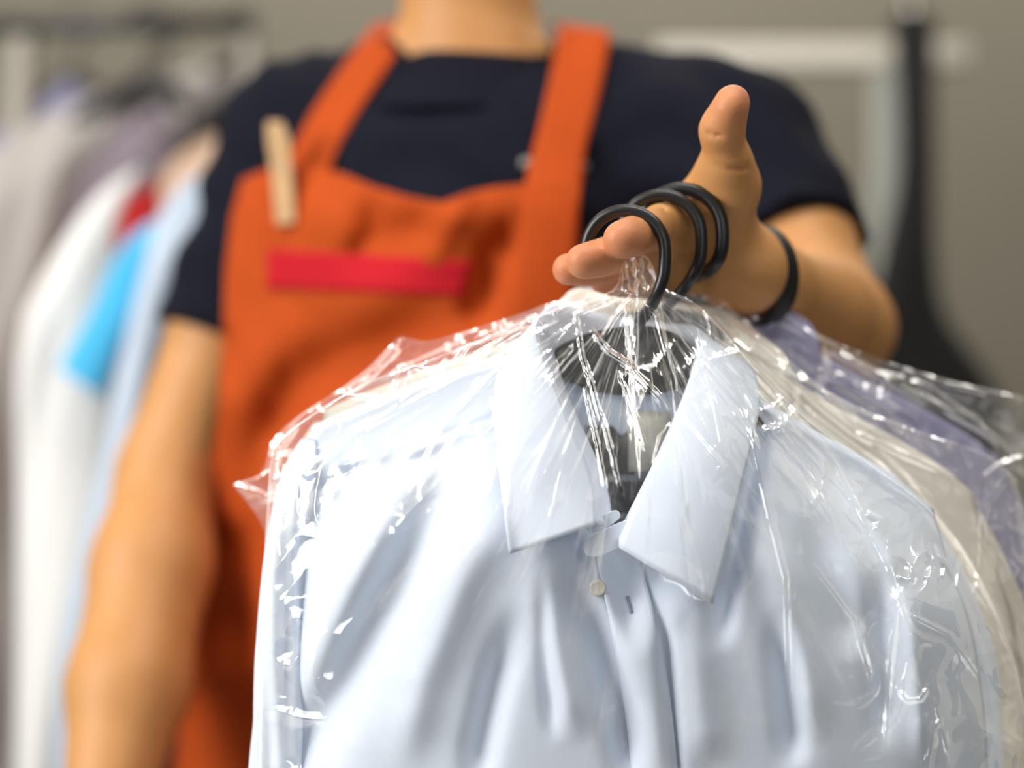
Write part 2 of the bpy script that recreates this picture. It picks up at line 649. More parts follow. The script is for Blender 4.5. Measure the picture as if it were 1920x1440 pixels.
# deltoids
body.cone(NECK + sd * -0.07 + [0, 0.01, -0.03], SHL, 0.055, 0.062, 0.05)
body.cone(NECK + sd * 0.075 + [0, 0.058, -0.055], SHR, 0.048, 0.058, 0.04)
# arm at rest, picture left
mid = ELL + (WRL - ELL) * 0.28
body.chain([SHL, (SHL + ELL) / 2, ELL], [0.062, 0.055, 0.047], 0.03)
body.chain([ELL, mid, ELL + (WRL - ELL) * 0.62, WRL], [0.046, 0.0525, 0.051, 0.033], 0.02)
# relaxed hand of that arm (below the frame)
hd = (WRL - ELL) / np.linalg.norm(WRL - ELL)
side = np.cross(hd, [1, 0, 0]); side /= np.linalg.norm(side)
for i, (o_, l_) in enumerate(((-0.030, 0.075), (-0.010, 0.085), (0.010, 0.080), (0.028, 0.062))):
    kn = WRL + hd * 0.09 + side * o_
    body.cone(WRL + side * o_ * 0.5, kn, 0.020, 0.013, 0.012)
    m1 = kn + hd * l_ * 0.5
    body.cone(kn, m1, 0.011, 0.0095, 0.004)
    body.cone(m1, m1 + hd * l_ * 0.45 + np.array([0.018, 0.0, 0.0]), 0.0095, 0.008, 0.004)
body.cone(WRL + hd * 0.02 + side * -0.02, WRL + hd * 0.065 + side * -0.055, 0.017, 0.012, 0.012)
body.cone(WRL + hd * 0.065 + side * -0.055, WRL + hd * 0.10 + side * -0.058, 0.012, 0.009, 0.004)
# reaching arm
mid = ELR + (WRR - ELR) * 0.3
body.chain([SHR, (SHR + ELR) / 2, ELR], [0.064, 0.056, 0.046], 0.03)
body.chain([ELR, mid, ELR + (WRR - ELR) * 0.78, WRR], [0.045, 0.043, 0.029, 0.0245], 0.015)
# reaching hand: palm
MC = [P(1312, 398, 1.168), P(1318, 434, 1.180), P(1326, 470, 1.188), P(1342, 512, 1.190)]
MR = [0.0155, 0.0150, 0.0145, 0.0135]
HB = [P(1376, 462, 1.195), P(1376, 482, 1.200), P(1376, 504, 1.202), P(1376, 525, 1.200)]
for i in range(4):
    body.cone(HB[i], MC[i], 0.0195, MR[i], 0.018)
body.cone(WRR, (HB[1] + HB[2]) / 2, 0.025, 0.023, 0.015)
body.cone(P(1395, 515, 1.180), P(1352, 512, 1.178), 0.019, 0.014, 0.02)      # heel of the hand
# thumb: ball, then two phalanges
body.cone(P(1370, 452, 1.180), P(1365, 345, 1.146), 0.0195, 0.0166, 0.012)
body.cone(P(1372, 350, 1.145), P(1364, 305, 1.132), 0.0185, 0.0160, 0.012)
body.cone(P(1364, 305, 1.132), P(1353, 247, 1.118), 0.0158, 0.0134, 0.006)
body.cone(P(1353, 247, 1.118), P(1374, 190, 1.108), 0.0136, 0.0108, 0.006)
body.cone(P(1356, 232, 1.112), P(1368, 205, 1.103), 0.0115, 0.0100, 0.008)   # pad
body.cone(P(1345, 338, 1.150), P(1302, 380, 1.165), 0.0130, 0.0120, 0.022)   # web
FING = [
    ([MC[0], P(1240, 422, 1.132), P(1192, 441, 1.108), P(1166, 449, 1.094)], [0.0152, 0.0136, 0.0126, 0.0122]),
    ([MC[1], P(1232, 463, 1.142), P(1145, 478, 1.116), P(1094, 490, 1.102)], [0.0148, 0.0132, 0.0122, 0.0114]),
    ([MC[2], P(1230, 496, 1.158), P(1130, 502, 1.134), P(1066, 505, 1.122)], [0.0142, 0.0124, 0.0114, 0.0106]),
    ([MC[3], P(1252, 528, 1.168), P(1180, 530, 1.152), P(1128, 524, 1.142)], [0.0130, 0.0108, 0.0100, 0.0092]),
]
for pts, rad in FING:
    body.chain(pts, rad, 0.004)
    for q in (1, 2):          # soft pads between the joints
        c = (pts[q] + pts[q + 1]) / 2 + np.array([0.0, -0.003, -0.001])
        body.cone(c - (pts[q + 1] - pts[q]) * 0.12, c + (pts[q + 1] - pts[q]) * 0.12, rad[q] * 0.92, rad[q + 1] * 0.92, 0.004)
# creases of the thumb and the finger joints
def crease(pa, pb, r=0.0012):
    body.cone(pa, pb, r, r, 0.003, sub=True)
crease(P(1330, 309, 1.1165), P(1366, 318, 1.1145), 0.0016)
crease(P(1366, 318, 1.1145), P(1398, 314, 1.121), 0.0016)
crease(P(1325, 250, 1.107), P(1352, 256, 1.1035), 0.001)
crease(P(1382, 352, 1.127), P(1340, 400, 1.145), 0.0014)
for pts, rad in FING[:3]:
    for q in (1, 2):
        c = pts[q] + np.array([0, -rad[q] * 0.96, 0])
        crease(c + [0.0, 0.003, -rad[q] * 0.6], c + [0.0, 0.003, rad[q] * 0.6], 0.0008)
# head
body.ellipsoid(HEAD + [0, 0.02, 0.03], (0.076, 0.096, 0.105), 0.02, YAW)
body.ellipsoid(HEAD + fw * 0.045 + [0, 0, -0.055], (0.052, 0.055, 0.062), 0.03, YAW)
body.cone(HEAD + fw * 0.082 + [0, 0, -0.098], HEAD + fw * 0.078 + [0, 0, -0.095], 0.020, 0.018, 0.02)
body.cone(HEAD + fw * 0.086 + [0, 0, 0.012], HEAD + fw * 0.108 + [0, 0, -0.030], 0.009, 0.013, 0.012)
for s in (-1, 1):
    body.ellipsoid(HEAD + sd * s * 0.078 + [0, 0.005, -0.01], (0.010, 0.020, 0.032), 0.008, YAW)
    body.cone(HEAD + fw * 0.094 + sd * s * 0.032 + [0, 0, 0.012], HEAD + fw * 0.1 + sd * s * 0.032 + [0, 0, 0.012], 0.012, 0.008, 0.006, sub=True)
BV, BF = body.mesh()
print('body', len(BV))

person = thing('person', 'person in navy t-shirt and orange apron reaching out a hand hung with hangers', 'person', (TCX, TCY, 0))
bo = link_mesh('body', BV, BF, M['skin'], person)
tips = [pts[-1] for pts, _ in FING] + [P(1374, 190, 1.108)]
bl = np.zeros(len(BV))
for t_ in tips:
    bl = np.maximum(bl, np.exp(-(np.linalg.norm(BV - t_, axis=1) / 0.022) ** 2) * 0.9)
ca = bo.data.attributes.new('blush', 'FLOAT', 'POINT')
ca.data.foreach_set('value', bl.astype(np.float32))

# ---- t-shirt
print('t-shirt')
xs2 = np.arange(-0.40, 0.38, 0.006); ys2 = np.arange(1.30, 1.84, 0.006); zs2 = np.arange(0.84, 1.52, 0.006)
ts = Field(xs2, ys2, zs2)
tors = [(z, a, b, ox, oy) for z, a, b, ox, oy in TORSO if z > 0.85]
ts.loft(tors, TCX, TCY, YAW, 0.014, 0.02)
ts.cone(NECK + sd * -0.06 + [0, 0.012, -0.035], SHL, 0.064, 0.072, 0.06)
ts.cone(NECK + sd * 0.075 + [0, 0.052, -0.048], SHR, 0.068, 0.072, 0.05)
ts.cone(NECK + sd * 0.055 + [0, 0.012, -0.060], SHR + np.array([-0.05, 0.0, -0.02]), 0.068, 0.070, 0.05)
HEML = SHL + (ELL - SHL) * 0.62
ts.cone(NECK + [0.05, 0.03, -0.035], (0.140, 1.555, 1.392), 0.058, 0.058, 0.03)
HEMR = SHR + (ELR - SHR) * 0.62
ts.cone(SHL, HEML + (HEML - SHL) * 0.3, 0.072, 0.068, 0.05)
ts.cone(SHR, HEMR + (HEMR - SHR) * 0.3, 0.076, 0.074, 0.05)
# folds
X, Y, Z = np.meshgrid(xs2, ys2, zs2, indexing='ij', sparse=True)
ts.F += (0.003 * np.sin(55 * X + 30 * Z + 4 * np.sin(14 * Z)) * np.sin(18 * Z - 9 * X) + 0.002 * np.sin(90 * Z + 50 * X + 3 * np.sin(30 * X))).astype(np.float32)
# sleeve hems: cut each sleeve beyond its hem plane, only near that arm
for sh, hem in ((SHL, HEML), (SHR, HEMR)):
    n = (hem - sh) / np.linalg.norm(hem - sh)
    X, Y, Z = np.meshgrid(xs2, ys2, zs2, indexing='ij', sparse=True)
    pl = (X - hem[0]) * n[0] + (Y - hem[1]) * n[1] + (Z - hem[2]) * n[2]
    ax = (X - hem[0]) ** 2 + (Y - hem[1]) ** 2 + (Z - hem[2]) ** 2 - pl ** 2
    near = (np.sqrt(np.maximum(ax, 0)) < 0.082) & (pl > -0.02)
    inside_torso = ((X - TCX) * math.cos(YAW) + (Y - TCY) * math.sin(YAW))
    near &= np.abs(inside_torso) > 0.185
    ts.F = np.where(near, np.maximum(ts.F, pl), ts.F).astype(np.float32)
# neck hole
ts.cone(NECK + [0.008, 0.004, -0.016], NECK + [0.014, -0.015, 0.05], 0.071, 0.104, 0.004, sub=True)
ts.F = np.maximum(ts.F, (Z - 1.505).astype(np.float32))
TV, TF = ts.mesh()
link_mesh('t_shirt', TV, TF, M['navy'], person)
# rib of the neckline
ang = np.linspace(0, 2 * math.pi, 60, endpoint=False)
rb = [(-0.056, 0.106), (-0.036, 0.096), (-0.016, 0.082), (0.0, 0.0735), (0.003, 0.069), (-0.030, 0.066)]
v = np.array([[(NECK[0] - 0.002 + r * 1.04 * math.cos(a), NECK[1] + 0.010 + r * math.sin(a), 1.466 + dz + 0.018 * math.sin(a)) for a in ang] for dz, r in rb]).reshape(-1, 3)
f = grid_faces(6, 60, wrap=True)
link_mesh('neck_rib', v, f, M['navy'], person)

# ---- apron, draped over the chest
shirt_bvh = BVHTree.FromPolygons(TV.tolist(), TF.tolist())
camo = Vector((0, 0, CAMZ))


def torso_hit(px, py, lift=0.006):
    d = Vector(P(px, py, 1.0)) - camo
    l = d.length
    h = shirt_bvh.ray_cast(camo, d / l)
    if h[0] is None:
        return None
    return h[0].y - lift


print('apron')
APL = [(300, 478), (318, 462), (345, 452), (400, 436), (500, 424), (600, 420), (800, 408), (1000, 385), (1358, 340), (1500, 325), (1750, 310)]
APR = [(300, 1092), (350, 1088), (450, 1082), (560, 1075), (700, 1085), (900, 1110), (1358, 1160), (1500, 1170), (1750, 1180)]
TOP = [(424, 345), (470, 332), (500, 318), (555, 318), (640, 325), (700, 350), (760, 368), (830, 381), (880, 363), (930, 351), (985, 346), (1040, 345), (1110, 345)]
nu, nv = 90, 110
topx = np.array([p[0] for p in TOP], float); topy = np.array([p[1] for p in TOP], float)
AG = np.zeros((nv, nu, 2))
for j, v_ in enumerate(np.linspace(0, 1, nv)):
    yy = 335 + (1700 - 335) * v_ ** 1.15
    xl = np.interp(yy, [p[0] for p in APL], [p[1] for p in APL])
    xr = np.interp(yy, [p[0] for p in APR], [p[1] for p in APR])
    x_ = xl + (xr - xl) * np.linspace(0, 1, nu)
    ty = np.interp(x_, topx, topy)
    w_ = np.clip(1 - (yy - 335) / 250.0, 0, 1) ** 1.5
    AG[j, :, 0] = x_
    AG[j, :, 1] = yy + (ty - 335) * w_
D = np.full((nv, nu), np.nan)
for j in range(nv):
    for i in range(nu):
        h = torso_hit(AG[j, i, 0], min(AG[j, i, 1], 1300))
        if h is not None:
            D[j, i] = h
D0_ = D.copy()
for j in range(nv):      # cloth past the flank hangs on along its own slope
    ok = np.where(~np.isnan(D[j]) & (D[j] < 1.64))[0]
    if len(ok) == 0:
        D[j] = D[j - 1]; continue
    a, b = ok[0], ok[-1]
    dd = np.interp(np.arange(nu), ok, D[j, ok])
    for i in range(a):
        dd[i] = D[j, a] + 0.004 * (a - i)
    D[j] = np.minimum(dd, 1.62)
for _ in range(6):       # stiff twill bridges hollows
    Ds = D.copy()
    Ds[1:-1, 1:-1] = (D[:-2, 1:-1] + D[2:, 1:-1] + D[1:-1, :-2] + D[1:-1, 2:]) / 4
    D = np.minimum(Ds, D + 0.0015)
# folds in the bib
folds_ap = [([(690, 350), (700, 430), (660, 520)], 22, 0.010), ([(985, 380), (930, 480), (880, 640)], 24, 0.016),
            ([(900, 560), (740, 640), (560, 720), (500, 900)], 40, 0.014), ([(850, 420), (760, 430), (690, 470)], 26, 0.006),
            ([(560, 560), (470, 760), (450, 1000)], 45, -0.012), ([(900, 350), (830, 430), (790, 520)], 24, -0.008),
            ([(640, 640), (560, 900), (500, 1300)], 40, -0.010)]
D += 1.6 * apply_folds(AG[..., 0], AG[..., 1], folds_ap)
D += 0.006 * (vnoise(AG[..., 0] / 130, AG[..., 1] / 300, 3) - 0.5) - 0.018
D = np.where(np.isnan(D0_), D, np.minimum(D, D0_ + 0.003))
W = PA(AG[..., 0], AG[..., 1], D)
ap = link_mesh('apron', W.reshape(-1, 3), grid_faces(nv, nu), M['orange'], person)
solidify(ap, 0.0025, 0)
ap_bvh = BVHTree.FromPolygons(np.vstack([W.reshape(-1, 3)]).tolist(), grid_faces(nv, nu).tolist())


def front_hit(px, py, lift):
    d = Vector(P(px, py, 1.0)) - camo
    d.normalize()
    best = None
    for b in (shirt_bvh, ap_bvh):
        h = b.ray_cast(camo, d)
        if h[0] is not None and (best is None or h[0].y < best):
            best = h[0].y
    return None if best is None else best - lift


def draped(name, quad_rows, mat, parent, lift=0.004, thick=0.002, n=24, m=10, blur=6, over=()):
    """strip of cloth through rows of (left, right) picture points, laid on chest and apron"""
    L = spline([r[0] for r in quad_rows], n)
    R = spline([r[1] for r in quad_rows], n)
    t = np.linspace(0, 1, m)[None, :, None]
    G = L[:, None] * (1 - t) + R[:, None] * t
    D = np.full((n, m), np.nan)
    for j in range(n):
        for i in range(m):
            h = front_hit(G[j, i, 0], G[j, i, 1], lift)
            D[j, i] = np.nan if h is None else h
    if np.isnan(D).any():
        flat = D.reshape(-1)
        ok = ~np.isnan(flat)
        flat[~ok] = np.interp(np.where(~ok)[0], np.where(ok)[0], flat[ok])
        D = flat.reshape(n, m)
    for _ in range(blur):
        Dp = np.pad(D, 1, mode='edge')
        Ds = (Dp[:-2, 1:-1] + Dp[2:, 1:-1] + Dp[1:-1, :-2] + Dp[1:-1, 2:]) / 4
        D = np.minimum(Ds, D + 0.001)
    for (l_, r_), dd_ in over:      # the strap turns over the shoulder and away
        row = np.stack([np.linspace(l_[k], r_[k], m) for k in range(2)], -1)
        G = np.concatenate([G, row[None]]); D = np.concatenate([D, (D[n - 1] + dd_)[None]])
        
    n = len(G)
    W = PA(G[..., 0], G[..., 1], D)
    o = link_mesh(name, W.reshape(-1, 3), grid_faces(n, m), mat, parent)
    solidify(o, thick, 0)
    return o, W


s1, W1 = draped('apron_strap', [((520, 345), (612, 345)), ((545, 290), (628, 290)), ((592, 200), (672, 210)), ((675, 80), (757, 84)), ((694, 56), (776, 56))], M['orange'], ap, over=[(((704, 46), (786, 44)), 0.03), (((716, 42), (800, 40)), 0.07), (((735, 50), (815, 45)), 0.12)])
s2, W2 = draped('apron_strap', [((955, 640), (1062, 640)), ((972, 480), (1076, 480)), ((985, 350), (1090, 350)), ((1000, 280), (1098, 280)), ((1022, 190), (1120, 190)), ((1045, 80), (1143, 80)), ((1048, 56), (1144, 66))], M['orange'], ap, lift=0.006, over=[(((1047, 46), (1142, 58)), 0.03), (((1042, 44), (1134, 56)), 0.07), (((1030, 52), (1122, 62)), 0.12)])
for nm, rows in (('buckle', [((978, 296), (1104, 306)), ((974, 312), (1100, 322))]),):
    o, _ = draped(nm, rows, M['buckle'], ap, lift=0.0035, thick=0.002, n=4, m=12)
draped('red_patch', [((503, 467), (886, 490)), ((500, 540), (870, 555))], M['red'], ap, lift=0.0035, n=8, m=24)[0]['label'] = 'red cloth strip sewn across the bib'

# ---- trousers and shoes (below the frame)
tr = Field(np.arange(-0.36, 0.28, 0.010), np.arange(1.30, 1.86, 0.010), np.arange(0.04, 0.98, 0.010))
tr.loft([(0.80, 0.190, 0.130, 0, 0.008), (0.95, 0.190, 0.130, 0, 0)], TCX, TCY, YAW, 0.008, 0.02)
for s in (-1, 1):
    hip = TC + sd * s * 0.095 + [0, 0, 0.86]
    knee = TC + sd * s * 0.105 + fw * 0.01 + [0, 0, 0.47]
    ank = TC + sd * s * 0.11 + [0, 0.01, 0.10]
    tr.cone(hip, knee, 0.100, 0.072, 0.03)
    tr.cone(knee, ank, 0.072, 0.062, 0.02)
tr.clip((0, 0, 0.07), (0, 0, -1))
v, f = tr.mesh()
link_mesh('trousers', v, f, M['trouser'], person)
for s in (-1, 1):
    ank = TC + sd * s * 0.11 + [0, 0.01, 0.09]
    sh = Field(np.arange(ank[0] - 0.2, ank[0] + 0.2, 0.008), np.arange(ank[1] - 0.32, ank[1] + 0.15, 0.008), np.arange(-0.02, 0.16, 0.008))
    sh.cone(ank + [0, 0, -0.03] - fw * 0.03, ank + fw * 0.17 + [0, 0, -0.055], 0.050, 0.038, 0.02)
    sh.cone(ank + [0, 0, -0.04], ank + [0, 0, 0.01], 0.050, 0.046, 0.02)
    sh.clip((0, 0, 0.0), (0, 0, -1))
    v, f = sh.mesh()
    link_mesh('shoe', v, f, M['shoe'], person)
# face and hair
hf = Field(np.arange(-0.2, 0.12, 0.006), np.arange(1.40, 1.72, 0.006), np.arange(1.55, 1.84, 0.006))
hf.ellipsoid(HEAD + [0, 0.024, 0.036], (0.083, 0.102, 0.112), 0.01, YAW)
hf.ellipsoid(HEAD + fw * 0.07 + [0, 0, -0.035], (0.085, 0.072, 0.085), 0.0, YAW)
keep = hf.F.copy()
hf2 = Field(hf.xs, hf.ys, hf.zs)
hf2.ellipsoid(HEAD + [0, 0.024, 0.036], (0.083, 0.102, 0.112), 0.01, YAW)
cutf = Field(hf.xs, hf.ys, hf.zs)
cutf.ellipsoid(HEAD + fw * 0.085 + [0, 0, -0.03], (0.10, 0.085, 0.10), 0.0, YAW)
hf2.F = np.maximum(hf2.F, -cutf.F)
hf2.F = np.maximum(hf2.F, (HEAD[2] - 0.06 - np.meshgrid(hf.xs, hf.ys, hf.zs, indexing='ij', sparse=True)[2]).astype(np.float32))
v, f = hf2.mesh()
link_mesh('hair', v, f, M['hair'], person)
for s in (-1, 1):
    c = HEAD + fw * 0.083 + sd * s * 0.032 + [0, 0, 0.012]
    th = np.linspace(0.05, math.pi - 0.05, 12)
    v, f = tube(np.stack([c[0] + 0 * th, c[1] + 0 * th, c[2] + 0.011 * np.cos(th)], -1), 0.011 * np.sin(th), 16)
    link_mesh('eye', v, f, M['eye'], person)
t_ = np.linspace(-1, 1, 14)
mp = np.array([HEAD + fw * (0.098 - 0.012 * q * q) + sd * 0.024 * q + [0, 0, -0.060] for q in t_])
v, f = tube(mp, 0.0045 * np.sqrt(1.05 - t_ ** 2) + 0.0006, 10)
link_mesh('lips', v, f, M['lip'], person)
# wristband
ax = (ELR - WRR) / np.linalg.norm(ELR - WRR)
ax = ax + np.array([0.75, -0.1, 0.25]); ax /= np.linalg.norm(ax)
wc = WRR + (ELR - WRR) / np.linalg.norm(ELR - WRR) * 0.022 + np.array([0, 0, 0.0])
e1 = np.cross(ax, [0, 0, 1]); e1 /= np.linalg.norm(e1)
e2 = np.cross(ax, e1)
ang = np.linspace(0, 2 * math.pi, 64, endpoint=False)
prof = [(-0.0090, 0.0330), (-0.0080, 0.0355), (0.0, 0.0362), (0.0080, 0.0355), (0.0090, 0.0330), (0.0, 0.0310)]
V_ = np.array([[wc + ax * h + (e1 * math.cos(a) + e2 * math.sin(a)) * r for a in ang] for h, r in prof])
fcs = grid_faces(6, 64, wrap=True).tolist() + [[5 * 64 + j, 5 * 64 + (j + 1) % 64, (j + 1) % 64, j] for j in range(64)]
wb = link_mesh('wristband', V_.reshape(-1, 3), fcs, M['rubber'], person)
wb['label'] = 'black rubber wristband'

# ---- clothespin clipped to the bib corner
cd = 1.452
try:
    cd = min(torso_hit(525, 330), torso_hit(535, 400)) - 0.034
except TypeError:
    pass
pin = thing('clothespin', 'wooden clothespin clipped upright to the top corner of the orange apron', 'clothespin', P(528, 330, cd))
for k_, dy in enumerate((0.0, 0.0075)):
    a0 = [(500, 228), (530, 228), (543, 262), (548, 330), (554, 418), (518, 422), (510, 330), (500, 262)]
    d0 = [0.0 if k_ == 0 else 0.002, 0, 0, 0, 0, 0, 0, 0]
    spread = [0.004, 0.004, 0.003, 0.0, 0.0005, 0.0005, 0.0, 0.003]
    sg = -1 if k_ == 0 else 1
    fr_ = [P(x, y, cd + dy + sg * sp) for (x, y), sp in zip(a0, spread)]
    bk_ = [P(x, y, cd + dy + 0.006 + sg * sp) for (x, y), sp in zip(a0, spread)]
    n = len(a0)
    v = fr_ + bk_
    f = [list(range(n)), list(range(n, 2 * n))[::-1]] + [[i, i + n, (i + 1) % n + n, (i + 1) % n] for i in range(n)]
    o = link_mesh('clothespin_leg', v, f, M['wood'], pin, smooth=False)
    bevel(o, 0.001)
tt = np.linspace(0, 2 * math.pi * 3, 60)
cc = P(529, 318, cd + 0.006)
v, f = tube(np.stack([cc[0] + 0.010 * (tt / tt[-1] - 0.5) * 2, cc[1] + 0.0065 * np.cos(tt), cc[2] + 0.0035 * np.sin(tt)], -1), 0.0009, 8)
link_mesh('spring', v, f, M['steel'], pin)

# ------------------------------------------------------------------ the held shirts
D0 = 1.12
T_SH = [(582, 800), (640, 774), (703, 748), (767, 722), (860, 690), (940, 668), (1000, 672), (1040, 760), (1085, 860), (1128, 952),
        (1158, 992), (1196, 940), (1252, 830), (1310, 730), (1370, 716), (1440, 756), (1520, 803), (1601, 847), (1680, 895), (1750, 955)]
T_BK = [(582, 800), (640, 774), (703, 748), (767, 722), (860, 690), (940, 668), (1000, 668), (1070, 700), (1160, 712), (1250, 712), (1320, 700),
        (1370, 716), (1440, 756), (1520, 803), (1601, 847), (1680, 895), (1750, 955)]
L_SH = [(582, 800), (577, 870), (588, 930), (574, 1010), (560, 1150), (550, 1300), (540, 1480), (525, 1720)]
R_SH = [(1750, 955), (1782, 1064), (1810, 1140), (1832, 1230), (1848, 1350), (1855, 1480), (1865, 1720)]
FOLDS = [
    ([(985, 762), (860, 805), (715, 858)], 4, 0.0008),
    ([(978, 776), (856, 818), (720, 870)], 5, -0.0006),
    ([(905, 780), (800, 985), (700, 1170), (600, 1370), (560, 1500)], 34, 0.013),
    ([(840, 800), (730, 960), (620, 1180), (540, 1370)], 30, -0.007),
    ([(960, 900), (870, 1080), (790, 1280), (740, 1480)], 30, -0.007),
    ([(705, 862), (650, 900), (610, 960)], 15, 0.007),
    ([(860, 850), (760, 868), (690, 880)], 13, 0.004),
    ([(975, 1120), (930, 1270), (900, 1400), (890, 1500)], 20, 0.010),
    ([(1015, 1050), (1020, 1200), (1040, 1400)], 12, 0.005),
    ([(1058, 1000), (1078, 1100), (1122, 1200), (1165, 1330), (1185, 1500)], 22, 0.015),
    ([(1000, 1040), (1030, 1200), (1090, 1400)], 20, -0.005),
    ([(1225, 1080), (1245, 1200), (1262, 1400), (1270, 1520)], 10, 0.006),
    ([(1290, 1130), (1310, 1260), (1330, 1450)], 26, -0.005),
    ([(1428, 700), (1418, 840), (1388, 980), (1356, 1130), (1345, 1230)], 16, 0.016),
    ([(1450, 1130), (1470, 1250), (1490, 1450)], 18, 0.010),
    ([(1490, 930), (1540, 1040), (1610, 1240)], 24, 0.007),
    ([(1420, 980), (1480, 1150), (1540, 1400)], 22, -0.005),
    ([(1640, 1000), (1650, 1150), (1660, 1420)], 18, 0.007),
    ([(1700, 1080), (1720, 1250), (1735, 1450)], 16, -0.007),
    ([(1560, 880), (1640, 990), (1700, 1100)], 16, -0.005),
]


def shirt_depth(S, u, v, front, bulge, back, seed, fold=1.0):
    xn = 2 * u - 1
    prof = np.sqrt(np.maximum(0, 1 - np.abs(xn) ** 2.6))[None, :]
    vv = np.broadcast_to(v[:, None], S.shape[:2])
    yy = S[..., 1]; xx = S[..., 0]
    w = smoothstep(0.0, 0.36, vv)
    if front:
        d = 0.02 - (0.02 + bulge) * prof * (0.20 + 0.80 * w) * smoothstep(0, 0.03, vv + 0.012)
        d = d + 1.3 * apply_folds(xx, yy, FOLDS) * fold
        d = d + 0.004 * (vnoise(xx / 90, yy / 260, seed) - 0.5) * smoothstep(0, 0.1, vv) * prof
    else:
        d = 0.02 + (back - 0.005 * vnoise(xx / 120, yy / 300, seed)) * prof * (0.35 + 0.65 * w)
    return d


FCOL = [(1116, 984, -0.052), (1108, 900, -0.040), (1062, 785, -0.030), (1026, 690, -0.014), (1006, 628, 0.002), (1016, 590, 0.014), (1041, 572, 0.026),
        (1080, 579, 0.034), (1118, 588, 0.040), (1200, 601, 0.043), (1250, 607, 0.038), (1300, 612, 0.026), (1318, 634, 0.010), (1301, 692, -0.010),
        (1268, 788, -0.028), (1236, 862, -0.038), (1192, 946, -0.045), (1162, 1028, -0.055)]
OCOL = [(955, 1039, -0.050), (944, 955, -0.045), (932, 850, -0.034), (926, 765, -0.020), (932, 705, -0.004), (955, 660, 0.014), (985, 640, 0.032),
        (1040, 640, 0.046), (1100, 655, 0.054), (1200, 668, 0.056), (1280, 672, 0.050), (1350, 668, 0.034), (1405, 690, 0.014), (1424, 745, -0.006),
        (1413, 815, -0.024), (1392, 900, -0.038), (1368, 1005, -0.050), (1336, 1132, -0.060)]
NCOL = [(1150, 985, -0.036), (1132, 900, -0.022), (1090, 800, -0.010), (1056, 720, 0.004), (1044, 680, 0.014), (1052, 668, 0.022), (1075, 672, 0.028),
        (1105, 684, 0.033), (1140, 694, 0.037), (1200, 700, 0.038), (1245, 702, 0.033), (1282, 700, 0.022), (1296, 706, 0.010), (1284, 740, -0.002),
        (1258, 800, -0.014), (1226, 870, -0.024), (1188, 946, -0.032), (1160, 1000, -0.040)]


class Place:
    """where one shirt's own drawing lands: shift and stretch in the shirt's plane, its depth and how flat it is pressed"""
    def __init__(self, dx, dy, sx, depth, flat, droop=0.0):
        self.dx, self.dy, self.sx, self.depth, self.flat, self.droop = dx, dy, sx, depth, flat, droop

    def __call__(self, x, y, d):
        X = 1180 + self.dx + (np.asarray(x, float) - 1180) * self.sx
        xx = np.asarray(x, float)
        Yp = np.asarray(y, float) + self.dy * (1 - self.droop * np.clip((1180 - xx) / 500.0, 0, 1))
        return PA(X, Yp, self.depth + np.asarray(d, float) * self.flat)


def sym(C):
    return spline(C, 140)


